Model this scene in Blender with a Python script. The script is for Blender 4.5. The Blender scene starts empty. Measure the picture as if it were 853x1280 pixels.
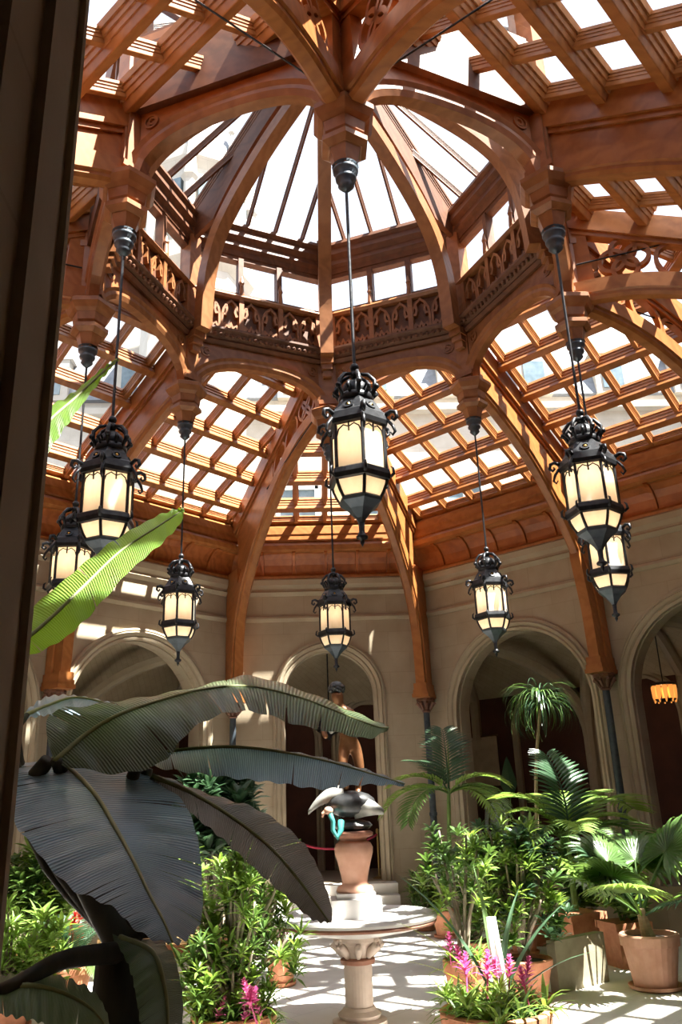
import bpy, math, random
import numpy as np
from mathutils import Vector, Matrix

sc = bpy.context.scene
COL = sc.collection
R_ = math.radians
rnd = random.Random(7)

# ------------------------------------------------------------------ camera
CAM = Vector((-0.517, -10.345, 2.25))
YAW, PIT, ROL, FPX = R_(2.849), R_(19.634), R_(-2.1145), 1032.67
fw = Vector((math.sin(YAW) * math.cos(PIT), math.cos(YAW) * math.cos(PIT), math.sin(PIT)))
r0 = Vector((math.cos(YAW), -math.sin(YAW), 0))
u0 = r0.cross(fw)
CR = r0 * math.cos(ROL) + u0 * math.sin(ROL)
CU = u0 * math.cos(ROL) - r0 * math.sin(ROL)
cam_d = bpy.data.cameras.new('camera')
cam_d.sensor_fit = 'VERTICAL'
cam_d.sensor_height = 36.0
cam_d.lens = FPX / 1280 * 36.0
cam_d.clip_start = 0.05
cam_d.clip_end = 400
cam = bpy.data.objects.new('camera', cam_d)
COL.objects.link(cam)
cam.matrix_world = Matrix(((CR.x, CU.x, -fw.x, CAM.x), (CR.y, CU.y, -fw.y, CAM.y),
                           (CR.z, CU.z, -fw.z, CAM.z), (0, 0, 0, 1)))
sc.camera = cam


def ray(px, py):
    return fw + CR * ((px - 426.5) / FPX) + CU * ((640 - py) / FPX)


def at(px, py, Y):            # world point seen at a pixel of the photograph, at world depth Y
    d = ray(px, py)
    return CAM + d * ((Y - CAM.y) / d.y)


# ------------------------------------------------------------------ light
SUN = Vector((1.72, -1.0, 3.7)).normalized()
w = bpy.data.worlds.new('world')
sc.world = w
w.use_nodes = True
nt = w.node_tree
bg = nt.nodes['Background']
sky = nt.nodes.new('ShaderNodeTexSky')
sky.sky_type = 'NISHITA'
sky.sun_disc = False
sky.sun_elevation = math.asin(SUN.z)
sky.sun_rotation = math.atan2(SUN.x, SUN.y)
sky.air_density = 1.0
sky.dust_density = 3.0
hz = nt.nodes.new('ShaderNodeMix')
hz.data_type = 'RGBA'
hz.inputs[0].default_value = 0.65
hz.inputs[7].default_value = (2.9, 2.95, 3.0, 1)      # thin bright cloud over the blue
nt.links.new(sky.outputs[0], hz.inputs[6])
nt.links.new(hz.outputs[2], bg.inputs[0])
bg.inputs[1].default_value = 0.50
sd = bpy.data.lights.new('sun', 'SUN')
sd.energy = 30.0
sd.angle = R_(0.6)
sd.color = (1.0, 0.95, 0.86)
so = bpy.data.objects.new('sun', sd)
so.rotation_euler = SUN.to_track_quat('Z', 'Y').to_euler()
so.location = (10, -12, 25)
COL.objects.link(so)

vs = sc.view_settings
vs.view_transform = 'Standard'
vs.look = 'None'
vs.gamma = 1.0
vs.use_curve_mapping = False
vs.exposure = 0.38
sc.cycles.max_bounces = 12
sc.cycles.transparent_max_bounces = 16
sc.cycles.sample_clamp_indirect = 6.0
sc.cycles.caustics_reflective = False
sc.cycles.caustics_refractive = False


# ------------------------------------------------------------------ materials
def nodes_of(name):
    m = bpy.data.materials.new(name)
    m.use_nodes = True
    t = m.node_tree
    return m, t, t.nodes['Principled BSDF'], t.nodes['Material Output']


def coords(t, scale, kind='Object'):
    tc = t.nodes.new('ShaderNodeTexCoord')
    mp = t.nodes.new('ShaderNodeMapping')
    mp.inputs['Scale'].default_value = scale
    t.links.new(tc.outputs[kind], mp.inputs[0])
    return mp.outputs[0]


def ramp(t, fac, stops):
    r = t.nodes.new('ShaderNodeValToRGB')
    el = r.color_ramp.elements
    while len(el) < len(stops):
        el.new(0.5)
    for e, (p, c) in zip(el, stops):
        e.position = p
        e.color = (*c, 1)
    t.links.new(fac, r.inputs[0])
    return r.outputs[0]


def noise(t, vec, scale, detail=4, rough=0.55):
    n = t.nodes.new('ShaderNodeTexNoise')
    n.inputs['Scale'].default_value = scale
    n.inputs['Detail'].default_value = detail
    n.inputs['Roughness'].default_value = rough
    t.links.new(vec, n.inputs['Vector'])
    return n.outputs['Fac']


def bump(t, h, b, strength=0.2, dist=0.02):
    n = t.nodes.new('ShaderNodeBump')
    n.inputs['Strength'].default_value = strength
    n.inputs['Distance'].default_value = dist
    t.links.new(h, n.inputs['Height'])
    t.links.new(n.outputs[0], b.inputs['Normal'])


def simple(name, c1, c2, rough=0.5, scale=6.0, metal=0.0, bmp=0.1, spec=0.5, stretch=(1, 1, 1), kind='Object'):
    m, t, b, o = nodes_of(name)
    v = coords(t, stretch, kind)
    f = noise(t, v, scale)
    t.links.new(ramp(t, f, [(0.3, c1), (0.7, c2)]), b.inputs['Base Color'])
    b.inputs['Roughness'].default_value = rough
    b.inputs['Metallic'].default_value = metal
    b.inputs['Specular IOR Level'].default_value = spec
    if bmp:
        bump(t, f, b, bmp)
    return m


def wood_mat(name, dark, mid, light, rough=0.38):
    m, t, b, o = nodes_of(name)
    geo = t.nodes.new('ShaderNodeNewGeometry')
    mp = t.nodes.new('ShaderNodeMapping')
    mp.inputs['Scale'].default_value = (1, 1, 1)
    t.links.new(geo.outputs['Position'], mp.inputs[0])
    f1 = noise(t, mp.outputs[0], 1.3, 3)
    wv = t.nodes.new('ShaderNodeTexWave')
    wv.inputs['Scale'].default_value = 2.2
    wv.inputs['Distortion'].default_value = 9.0
    wv.inputs['Detail'].default_value = 3.0
    wv.inputs['Detail Scale'].default_value = 1.6
    wv.bands_direction = 'DIAGONAL'
    t.links.new(mp.outputs[0], wv.inputs['Vector'])
    mx = t.nodes.new('ShaderNodeMix')
    mx.data_type = 'FLOAT'
    mx.inputs[0].default_value = 0.22
    t.links.new(f1, mx.inputs[2])
    t.links.new(wv.outputs['Fac'], mx.inputs[3])
    t.links.new(ramp(t, mx.outputs[0], [(0.2, dark), (0.5, mid), (0.85, light)]), b.inputs['Base Color'])
    b.inputs['Roughness'].default_value = rough
    b.inputs['Specular IOR Level'].default_value = 0.35
    bump(t, wv.outputs['Fac'], b, 0.04, 0.01)
    return m


def stone_mat(name, c1, c2, joint=True, bw=0.95, bh=0.46):
    m, t, b, o = nodes_of(name)
    uv = coords(t, (1, 1, 1), 'UV')
    ob = coords(t, (1, 1, 1), 'Object')
    f = noise(t, ob, 1.6, 6)
    f2 = noise(t, ob, 30, 3)
    base = ramp(t, f, [(0.3, c1), (0.7, c2)])
    if joint:
        br = t.nodes.new('ShaderNodeTexBrick')
        br.inputs['Scale'].default_value = 1.0
        br.inputs['Mortar Size'].default_value = 0.008
        br.inputs['Brick Width'].default_value = bw
        br.inputs['Row Height'].default_value = bh
        br.inputs['Color1'].default_value = (1, 1, 1, 1)
        br.inputs['Color2'].default_value = (0.95, 0.94, 0.93, 1)
        br.inputs['Mortar'].default_value = (0.86, 0.85, 0.84, 1)
        t.links.new(uv, br.inputs['Vector'])
        mx = t.nodes.new('ShaderNodeMix')
        mx.data_type = 'RGBA'
        mx.blend_type = 'MULTIPLY'
        mx.inputs[0].default_value = 1.0
        t.links.new(base, mx.inputs[6])
        t.links.new(br.outputs['Color'], mx.inputs[7])
        base = mx.outputs[2]
    t.links.new(base, b.inputs['Base Color'])
    b.inputs['Roughness'].default_value = 0.85
    b.inputs['Specular IOR Level'].default_value = 0.2
    bump(t, f2, b, 0.15, 0.01)
    return m


def glass_mat(name, tint, gloss=0.06):
    m, t, b, o = nodes_of(name)
    t.nodes.remove(b)
    tr = t.nodes.new('ShaderNodeBsdfTransparent')
    tr.inputs[0].default_value = (*tint, 1)
    gl = t.nodes.new('ShaderNodeBsdfGlossy')
    gl.inputs['Roughness'].default_value = 0.03
    mx = t.nodes.new('ShaderNodeMixShader')
    fr = t.nodes.new('ShaderNodeFresnel')
    fr.inputs[0].default_value = 1.3
    ge = t.nodes.new('ShaderNodeNewGeometry')
    iv = t.nodes.new('ShaderNodeMath')
    iv.operation = 'SUBTRACT'
    iv.inputs[0].default_value = 1.0
    t.links.new(ge.outputs['Backfacing'], iv.inputs[1])
    ml = t.nodes.new('ShaderNodeMath')
    ml.operation = 'MULTIPLY'
    t.links.new(fr.outputs[0], ml.inputs[0])
    t.links.new(iv.outputs[0], ml.inputs[1])
    t.links.new(ml.outputs[0], mx.inputs[0])
    t.links.new(tr.outputs[0], mx.inputs[1])
    t.links.new(gl.outputs[0], mx.inputs[2])
    t.links.new(mx.outputs[0], o.inputs[0])
    return m


def lamp_glass_mat(name):
    m, t, b, o = nodes_of(name)
    t.nodes.remove(b)
    v = coords(t, (1, 1, 0.4))
    f = noise(t, v, 9, 3)
    c = ramp(t, f, [(0.3, (0.86, 0.76, 0.62)), (0.7, (0.95, 0.88, 0.77))])
    tl = t.nodes.new('ShaderNodeBsdfTranslucent')
    df = t.nodes.new('ShaderNodeBsdfPrincipled')
    df.inputs['Roughness'].default_value = 0.35
    t.links.new(c, tl.inputs[0])
    t.links.new(c, df.inputs['Base Color'])
    mx = t.nodes.new('ShaderNodeMixShader')
    mx.inputs[0].default_value = 0.45
    t.links.new(tl.outputs[0], mx.inputs[1])
    t.links.new(df.outputs[0], mx.inputs[2])
    t.links.new(mx.outputs[0], o.inputs[0])
    return m


def leaf_mat(name, c1, c2, trans=0.35, rough=0.4, scale=3.0, veins=None):
    m, t, b, o = nodes_of(name)
    f = noise(t, coords(t, (1, 1, 1)), scale, 3)
    col = ramp(t, f, [(0.3, c1), (0.7, c2)])
    t.links.new(col, b.inputs['Base Color'])
    b.inputs['Roughness'].default_value = rough
    tl = t.nodes.new('ShaderNodeBsdfTranslucent')
    hs = t.nodes.new('ShaderNodeHueSaturation')
    hs.inputs['Hue'].default_value = 0.48
    hs.inputs['Saturation'].default_value = 1.1
    hs.inputs['Value'].default_value = 1.6
    t.links.new(col, hs.inputs['Color'])
    t.links.new(hs.outputs[0], tl.inputs[0])
    mx = t.nodes.new('ShaderNodeMixShader')
    mx.inputs[0].default_value = trans
    t.links.new(b.outputs[0], mx.inputs[1])
    t.links.new(tl.outputs[0], mx.inputs[2])
    t.links.new(mx.outputs[0], o.inputs[0])
    if veins:
        uv = coords(t, (1, 1, 1), 'UV')
        wv = t.nodes.new('ShaderNodeTexWave')
        wv.inputs['Scale'].default_value = veins
        wv.inputs['Distortion'].default_value = 1.2
        wv.inputs['Detail'].default_value = 2
        wv.bands_direction = 'Y'
        t.links.new(uv, wv.inputs['Vector'])
        bump(t, wv.outputs['Fac'], b, 0.5, 0.03)
        rv = ramp(t, wv.outputs['Fac'], [(0.0, (.62, .62, .62)), (1.0, (1.15, 1.15, 1.15))])
        mv = t.nodes.new('ShaderNodeMix')
        mv.data_type = 'RGBA'
        mv.blend_type = 'MULTIPLY'
        mv.inputs[0].default_value = 1.0
        t.links.new(col, mv.inputs[6])
        t.links.new(rv, mv.inputs[7])
        t.links.new(mv.outputs[2], b.inputs['Base Color'])
        b.inputs['Coat Weight'].default_value = 0.5
        b.inputs['Coat Roughness'].default_value = 0.22
    return m


M = {}
M['wood'] = wood_mat('varnished_oak', (0.24, 0.080, 0.021), (0.345, 0.124, 0.034), (0.435, 0.168, 0.052))
M['wood_lan'] = wood_mat('brown_varnished_oak', (0.20, 0.076, 0.028), (0.285, 0.113, 0.043), (0.37, 0.155, 0.064))
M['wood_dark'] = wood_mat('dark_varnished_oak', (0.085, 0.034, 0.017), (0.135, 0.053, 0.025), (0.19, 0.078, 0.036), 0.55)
M['wood_red'] = wood_mat('reddish_oak_panel', (0.22, 0.060, 0.016), (0.36, 0.105, 0.028), (0.46, 0.15, 0.045))
M['stone'] = stone_mat('limestone_blocks', (0.355, 0.285, 0.20), (0.44, 0.365, 0.265))
M['stone_trim'] = stone_mat('limestone_moulding', (0.355, 0.29, 0.205), (0.44, 0.37, 0.27), joint=False)
M['tile'] = stone_mat('vault_tile', (0.40, 0.32, 0.21), (0.50, 0.41, 0.28), True, 0.32, 0.12)
M['floor'] = stone_mat('pale_marble_floor', (0.62, 0.59, 0.55), (0.74, 0.71, 0.67), True, 0.9, 0.9)
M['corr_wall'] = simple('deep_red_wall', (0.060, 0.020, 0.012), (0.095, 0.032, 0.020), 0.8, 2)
M['corr_floor'] = simple('corridor_stone_floor', (0.30, 0.26, 0.21), (0.38, 0.33, 0.27), 0.5, 3)
M['iron'] = simple('blackened_iron', (0.020, 0.021, 0.024), (0.045, 0.047, 0.052), 0.38, 14, 0.6, 0.15)
M['iron_blue'] = simple('blue_grey_iron', (0.05, 0.068, 0.088), (0.085, 0.105, 0.125), 0.4, 14, 0.4, 0.1)
M['gold'] = simple('gilt_knob', (0.45, 0.25, 0.06), (0.6, 0.36, 0.1), 0.35, 10, 0.8, 0)
M['glass'] = glass_mat('skylight_glass', (0.95, 0.965, 0.97))
M['lamp_glass'] = lamp_glass_mat('cream_lantern_glass')


# ------------------------------------------------------------------ mesh builder
class MB:
    def __init__(s):
        s.v = []
        s.f = []

    def add(s, vs_, fs_):
        o = len(s.v)
        s.v += [tuple(p) for p in vs_]
        s.f += [tuple(i + o for i in f) for f in fs_]
        return s

    def box(s, c, sz, rz=0.0):
        cx, cy, cz = c
        hx, hy, hz = sz[0] / 2, sz[1] / 2, sz[2] / 2
        cc, ss = math.cos(rz), math.sin(rz)
        vs_ = []
        for z in (-hz, hz):
            for x, y in ((-hx, -hy), (hx, -hy), (hx, hy), (-hx, hy)):
                vs_.append((cx + x * cc - y * ss, cy + x * ss + y * cc, cz + z))
        return s.add(vs_, [(0, 3, 2, 1), (4, 5, 6, 7), (0, 1, 5, 4), (1, 2, 6, 5), (2, 3, 7, 6), (3, 0, 4, 7)])

    def prism(s, poly, org, ex, ey, ez, t0, t1):
        """polygon (a,b) in plane org+a*ex+b*ey, extruded along ez from t0 to t1"""
        n = len(poly)
        org, ex, ey, ez = Vector(org), Vector(ex), Vector(ey), Vector(ez)
        a = [org + ex * p[0] + ey * p[1] + ez * t0 for p in poly]
        b = [org + ex * p[0] + ey * p[1] + ez * t1 for p in poly]
        fs_ = [tuple(range(n))[::-1], tuple(range(n, 2 * n))]
        fs_ += [(i, (i + 1) % n, n + (i + 1) % n, n + i) for i in range(n)]
        return s.add(a + b, fs_)

    def tube(s, path, r, n=8, cap=True):
        path = [Vector(p) for p in path]
        m = len(path)
        rs = r if isinstance(r, (list, tuple)) else [r] * m
        vs_ = []
        prev = None
        for i, p in enumerate(path):
            d = (path[min(i + 1, m - 1)] - path[max(i - 1, 0)]).normalized()
            if prev is None:
                a = Vector((0, 0, 1)) if abs(d.z) < 0.9 else Vector((1, 0, 0))
                x = d.cross(a).normalized()
            else:
                x = (prev - d * prev.dot(d)).normalized()
            prev = x
            y = d.cross(x)
            for k in range(n):
                t = 2 * math.pi * k / n
                vs_.append(p + (x * math.cos(t) + y * math.sin(t)) * rs[i])
        fs_ = []
        for i in range(m - 1):
            for k in range(n):
                fs_.append((i * n + k, i * n + (k + 1) % n, (i + 1) * n + (k + 1) % n, (i + 1) * n + k))
        if cap:
            fs_.append(tuple(range(n))[::-1])
            fs_.append(tuple((m - 1) * n + k for k in range(n)))
        return s.add(vs_, fs_)

    def lathe(s, prof, n=24, c=(0, 0, 0), rot=0.0, cap=True):
        vs_ = []
        for r, z in prof:
            for k in range(n):
                t = rot + 2 * math.pi * k / n
                vs_.append((c[0] + r * math.cos(t), c[1] + r * math.sin(t), c[2] + z))
        m = len(prof)
        fs_ = []
        for i in range(m - 1):
            for k in range(n):
                fs_.append((i * n + k, i * n + (k + 1) % n, (i + 1) * n + (k + 1) % n, (i + 1) * n + k))
        if cap:
            fs_.append(tuple(range(n))[::-1])
            fs_.append(tuple((m - 1) * n + k for k in range(n)))
        return s.add(vs_, fs_)

    def ball(s, c, r, n=10, sq=(1, 1, 1)):
        m = max(5, n // 2 + 1)
        prof = [(max(1e-4, math.sin(math.pi * i / (m - 1))), -math.cos(math.pi * i / (m - 1))) for i in range(m)]
        vs_ = []
        for rr, z in prof:
            for k in range(n):
                t = 2 * math.pi * k / n
                vs_.append((c[0] + r * sq[0] * rr * math.cos(t), c[1] + r * sq[1] * rr * math.sin(t), c[2] + r * sq[2] * z))
        fs_ = [(i * n + k, i * n + (k + 1) % n, (i + 1) * n + (k + 1) % n, (i + 1) * n + k)
               for i in range(m - 1) for k in range(n)]
        return s.add(vs_, fs_)

    def sweep(s, path, section, side, closed=False, cap=True):
        """section (a,b): a along 'side' (fixed vector), b along path normal = tangent x side"""
        path = [Vector(p) for p in path]
        side = Vector(side).normalized()
        m, n = len(path), len(section)
        vs_ = []
        for i, p in enumerate(path):
            if closed:
                d = path[(i + 1) % m] - path[i - 1]
            else:
                d = path[min(i + 1, m - 1)] - path[max(i - 1, 0)]
            d.normalize()
            nrm = d.cross(side).normalized()
            # mitre
            k = 1.0
            if 0 < i < m - 1 or closed:
                d1 = (path[(i + 1) % m] - p).normalized()
                c_ = max(0.5, d.dot(d1))
                k = 1.0 / c_
            for a, b in section:
                vs_.append(p + side * a + nrm * (b * k))
        fs_ = []
        for i in range(m if closed else m - 1):
            j = (i + 1) % m
            for q in range(n):
                fs_.append((i * n + q, i * n + (q + 1) % n, j * n + (q + 1) % n, j * n + q))
        if cap and not closed:
            fs_.append(tuple(range(n))[::-1])
            fs_.append(tuple((m - 1) * n + q for q in range(n)))
        return s.add(vs_, fs_)

    def mesh(s, name, uv=None, smooth=False):
        me = bpy.data.meshes.new(name)
        me.from_pydata(s.v, [], s.f)
        me.validate()
        if uv:
            l = me.uv_layers.new()
            for lp in me.loops:
                l.data[lp.index].uv = uv(me.vertices[lp.vertex_index].co)
        if smooth:
            me.polygons.foreach_set('use_smooth', [True] * len(me.polygons))
        return me

    def build(s, name, mat, parent=None, uv=None, smooth=False, fix=True):
        me = s.mesh(name, uv, smooth)
        if fix:
            fix_normals(me)
        return link(name, me, mat, parent)


def fix_normals(me):
    import bmesh
    b = bmesh.new()
    b.from_mesh(me)
    bmesh.ops.recalc_face_normals(b, faces=b.faces)
    b.to_mesh(me)
    b.free()


def link(name, me, mat=None, parent=None):
    if mat is not None and not me.materials:
        me.materials.append(M[mat] if isinstance(mat, str) else mat)
    o = bpy.data.objects.new(name, me)
    COL.objects.link(o)
    if parent is not None:
        o.parent = parent
    return o


def empty(name, loc=(0, 0, 0), rz=0.0):
    o = bpy.data.objects.new(name, None)
    o.empty_display_size = 0.2
    o.location = loc
    o.rotation_euler = (0, 0, rz)
    COL.objects.link(o)
    return o


def tag(o, label, cat, group=None):
    o['label'] = label
    o['category'] = cat
    if group:
        o['group'] = group
    return o


def struct(o):
    o['kind'] = 'structure'
    return o


def inst(name, me, parent, org, ex, ey, ez):
    o = link(name, me, None, parent)
    o.matrix_basis = Matrix(((ex[0], ey[0], ez[0], org[0]), (ex[1], ey[1], ez[1], org[1]),
                             (ex[2], ey[2], ez[2], org[2]), (0, 0, 0, 1)))
    return o


def copy_tree(o, parent=None):
    c = o.copy()
    COL.objects.link(c)
    if parent is not None:
        c.parent = parent
    for ch in list(o.children):
        copy_tree(ch, c)
    return c


def pol(a, r, z=0.0):
    a = R_(a)
    return Vector((r * math.sin(a), r * math.cos(a), z))


def spline(pts, n):
    """Catmull-Rom through 2D/3D points"""
    P = [np.array(p, float) for p in pts]
    P = [2 * P[0] - P[1]] + P + [2 * P[-1] - P[-2]]
    out = []
    seg = len(P) - 3
    for i in range(seg):
        k = n // seg + (1 if i < n % seg else 0)
        for j in range(k):
            t = j / k
            a, b, c, d = P[i:i + 4]
            out.append(0.5 * ((2 * b) + (c - a) * t + (2 * a - 5 * b + 4 * c - d) * t * t + (3 * b - a - 3 * c + d) * t ** 3))
    out.append(P[-2])
    return out


# stepped moulded beam, unit sized: x length, y width, z 0..1
_hs = [(.25, 0), (.27, .04), (.27, .34), (.335, .36), (.335, .56), (.41, .58), (.41, .76), (.5, .78), (.5, 1)]
_sec = [(-x, y) for x, y in _hs[::-1]] + _hs
_b = MB().prism(_sec, (0, 0, 0), (0, 1, 0), (0, 0, 1), (1, 0, 0), -.5, .5)
ME_BEAM = _b.mesh('moulded_beam'); fix_normals(ME_BEAM); ME_BEAM.materials.append(M['wood'])
ME_BEAM_D = ME_BEAM.copy(); ME_BEAM_D.materials.clear(); ME_BEAM_D.materials.append(M['wood_dark'])
ME_PANE = MB().box((0, 0, 0), (1, 1, 1)).mesh('pane'); ME_PANE.materials.append(M['glass'])

# ================================================================== THE ROOM SHELL
D0, CX, DD = 8.27, 2.20, 7.40       # cardinal apothem, its half width, diagonal apothem
LD = (D0 - CX) / math.sqrt(2)       # half length of a diagonal wall
TH = 0.5
ZC = 7.30                           # top of the stone
ZF = 0.78                           # gallery floor level
SIDES = [('far', 0, D0, CX), ('far_right', 45, DD, LD), ('right', 90, D0, CX), ('near_right', 135, DD, LD),
         ('near', 180, D0, CX), ('near_left', -135, DD, LD), ('left', -90, D0, CX), ('far_left', -45, DD, LD)]


def frame(a):
    a = R_(a)
    return Vector((math.sin(a), math.cos(a), 0)), Vector((math.cos(a), -math.sin(a), 0))


Zv = Vector((0, 0, 1))

# garden floor
fl = MB()
oct_ = []
for nm, a, D, L in SIDES:
    N, T = frame(a)
    oct_.append(N * (D + TH) - T * (L + 0.2))
    oct_.append(N * (D + TH) + T * (L + 0.2))
fl.add([(*p.xy, 0) for p in oct_] + [(*p.xy, -0.2) for p in oct_],
       [tuple(range(16))[::-1], tuple(range(16, 32))] + [(i, (i + 1) % 16, 16 + (i + 1) % 16, 16 + i) for i in range(16)])
struct(fl.build('floor', 'floor', uv=lambda c: (c.x * .7071 + c.y * .7071, c.y * .7071 - c.x * .7071)))


def arch_path(uc, hw, zs, z0, n=24):
    pts = [(uc - hw, z0)]
    for i in range(n + 1):
        t = math.pi * (1 - i / n)
        pts.append((uc + hw * math.cos(t), zs + hw * math.sin(t)))
    pts.append((uc + hw, z0))
    return pts


def wall(nm, a, D, L, bays):
    """bays: list of (u0,u1,uc,hw,zs)"""
    N, T = frame(a)
    mb = MB()

    def P(u, z, back):
        if back and abs(abs(u) - L) < 1e-6:
            u = u + math.copysign(TH * math.tan(R_(22.5)), u)
        return T * u + N * (D + (TH if back else 0)) + Zv * z

    def quad(a_, b_, c_, d_):
        for back in (False, True):
            mb.add([P(*q, back) for q in (a_, b_, c_, d_)], [(0, 1, 2, 3)])
    for (ua, ub, uc, hw, zs) in bays:
        quad((ua, 0), (uc - hw, 0), (uc - hw, ZC), (ua, ZC))
        quad((uc + hw, 0), (ub, 0), (ub, ZC), (uc + hw, ZC))
        quad((uc - hw, 0), (uc + hw, 0), (uc + hw, ZF), (uc - hw, ZF))
        ap = arch_path(uc, hw, zs, ZF)
        for p, q in zip(ap[1:-1], ap[2:-1]):
            quad(p, q, (q[0], ZC), (p[0], ZC))
        for p, q in zip(ap, ap[1:] + ap[:1]):
            mb.add([P(*p, False), P(*q, False), P(*q, True), P(*p, True)], [(0, 1, 2, 3)])
    for s in (-1, 1):
        mb.add([P(s * L, 0, False), P(s * L, 0, True), P(s * L, ZC, True), P(s * L, ZC, False)], [(0, 1, 2, 3)])
    mb.add([P(-L, ZC, False), P(L, ZC, False), P(L, ZC, True), P(-L, ZC, True)], [(0, 1, 2, 3)])
    w_ = struct(mb.build('wall_' + nm, 'stone', uv=lambda c: (c.dot(T) + 20, c.z)))
    # arch mouldings, string courses, base
    for (ua, ub, uc, hw, zs) in bays:
        pth = [T * p[0] + N * D + Zv * p[1] for p in arch_path(uc, hw, zs, ZF if nm != 'x' else 0)]
        sec = [(0.0, -0.02), (-.03, -0.02), (-.05, .03), (-.03, .06), (-.07, .08), (-.10, .13), (-.06, .16), (-.08, .18), (-.06, .22), (0, .23)]
        MB().sweep(pth, sec, N).build('arch_moulding', 'stone_trim', w_)
        # inner order set back inside the reveal
        pth2 = [p + N * 0.20 for p in pth]
        MB().sweep(pth2, [(-.06, .05), (.06, .05), (.09, .01), (.09, -.03), (-.09, -.03), (-.09, .01)][::-1], N).build('inner_arch_order', 'stone_trim', w_)
    for z0_, sec in ((6.26, [(0, 0), (-.03, .01), (-.07, .07), (-.05, .12), (0, .15)]),
                     (6.86, [(0, 0), (-.03, .02), (-.09, .08), (-.05, .12), (-.05, .16), (-.12, .24), (-.14, .36), (-.10, .40), (0, .44)])):
        e = 0.0
        MB().sweep([T * (-L + e) + N * D + Zv * z0_, T * (L - e) + N * D + Zv * z0_],
                   sec, N).build('string_course', 'stone_trim', w_)
    return w_


for nm, a, D, L in SIDES:
    if a == 180:
        bays = [(-L, L, -0.10, 1.33, 5.75)]
    elif a % 90 == 0:
        bays = [(-L, L, 0, 1.02, 4.58)]
    else:
        bays = [(-L, 0, -1.97, 1.60, 4.02), (0, L, 1.97, 1.60, 4.02)]
    wall(nm, a, D, L, bays)

# gallery corridor around the garden
CW = 3.2
for nm, a, D, L in SIDES:
    N, T = frame(a)
    b0, b1 = D + TH, D + TH + CW
    e0, e1 = L + TH * .4142, L + (TH + CW) * .4142
    mb = MB().prism([(-e0, b0 - TH * .0), (e0, b0), (e1, b1), (-e1, b1)], (0, 0, 0), T, N, Zv, ZF - .3, ZF)
    struct(mb.build('floor', 'corr_floor'))
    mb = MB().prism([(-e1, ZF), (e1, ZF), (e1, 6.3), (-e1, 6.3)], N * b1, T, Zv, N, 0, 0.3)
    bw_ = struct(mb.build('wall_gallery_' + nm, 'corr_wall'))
    # vault over the corridor (barrel along the wall)
    mb = MB()
    pr = [(b0 + CW * i / 12, 5.72 - .95 * (i / 12) ** 2.2 + .35 * math.sin(math.pi * i / 12)) for i in range(13)]
    for (p, q) in zip(pr, pr[1:]):
        k0 = e0 + (p[0] - b0) * .4142
        k1 = e0 + (q[0] - b0) * .4142
        mb.add([T * -k0 + N * p[0] + Zv * p[1], T * k0 + N * p[0] + Zv * p[1],
                T * k1 + N * q[0] + Zv * q[1], T * -k1 + N * q[0] + Zv * q[1]], [(0, 1, 2, 3)])
    struct(mb.build('ceiling_gallery_' + nm, 'tile', uv=lambda c: (c.dot(T) * .7 + c.dot(N) * .7 + 30, c.dot(N) * .7 - c.dot(T) * .7 + 30)))
    mb = MB().prism([(-e0, b0 - .4), (e0, b0 - .4), (e1 + .2, b1 + .3), (-e1 - .2, b1 + .3)], (0, 0, 0), T, N, Zv, 6.3, 6.5)
    rf = struct(mb.build('ceiling_roof_' + nm, 'stone_trim'))
    MB().prism([(b0, 6.5), (b0, 7.9), (b0 + .2, 7.9), (b0 + .2, 6.5)], (0, 0, 0), N, Zv, T, -e0, e0).build('parapet', 'stone_trim', rf)
    # ribs across and blind arches on the back wall
    for u in ([] if L < 3 else [-LD, 0.0, LD]):
        pts = [T * (u + (u / L) * (p[0] - b0) * .38) + N * (p[0]) + Zv * (p[1] - .02) for p in pr]
        pts = pts + [pts[-1] - Zv * 1.0]
        MB().sweep(pts, [(-.12, 0), (-.12, .10), (-.05, .17), (.05, .17), (.12, .10), (.12, 0)], T).build('vault_rib', 'stone_trim', bw_)
    if L > 3:
        for bc in (-1.97, 1.97):
            for sg in (-1, 1):
                A_ = T * (bc * 1.2) + N * (b1 - .05)
                B_ = T * (bc + sg * 1.62) + N * b0
                pts = [A_ + Zv * 2.9] + [A_.lerp(B_, 1 - math.cos(t * math.pi / 24)) + Zv * (3.6 + 2.0 * math.sin(t * math.pi / 24)) for t in range(13)]
                sd_ = (B_ - A_).normalized().cross(Zv)
                MB().sweep(pts, [(-.15, -.02), (-.11, .10), (-.05, .16), (.05, .16), (.11, .10), (.15, -.02)], sd_).build('vault_rib', 'stone_trim', bw_)
            MB().tube([T * (bc * 1.2) + N * (b1 - .08) + Zv * ZF, T * (bc * 1.2) + N * (b1 - .08) + Zv * 3.2], .14, 12).build('pier_shaft', 'stone_trim', bw_)
    if a != 180:
        cs = [-1.1, 1.1] if L < 3 else [-3.0, -1.0, 1.0, 3.0]
        for c in cs:
            pth = [T * p[0] + N * b1 + Zv * p[1] for p in arch_path(c * 1.12, .92, 3.9, ZF)]
            MB().sweep(pth, [(0, 0), (-.10, 0), (-.12, .06), (-.06, .10), (-.10, .16), (0, .20)], N).build('blind_arch', 'stone_trim', bw_)

# ================================================================== SKYLIGHT ROOF
ceil = struct(empty('ceiling'))
ZE = 8.2
MD = 0.50
ZP0 = ZE + MD * (DD - 3.5 / math.sqrt(2))        # height above pendant 0
MCARD = (ZP0 - ZE) / (D0 - 3.5)
ROWS = [0.42, 0.89, 1.61, 2.33, 3.05, 3.77, 4.49]
RC = 3.5 * math.cos(R_(22.5))


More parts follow.
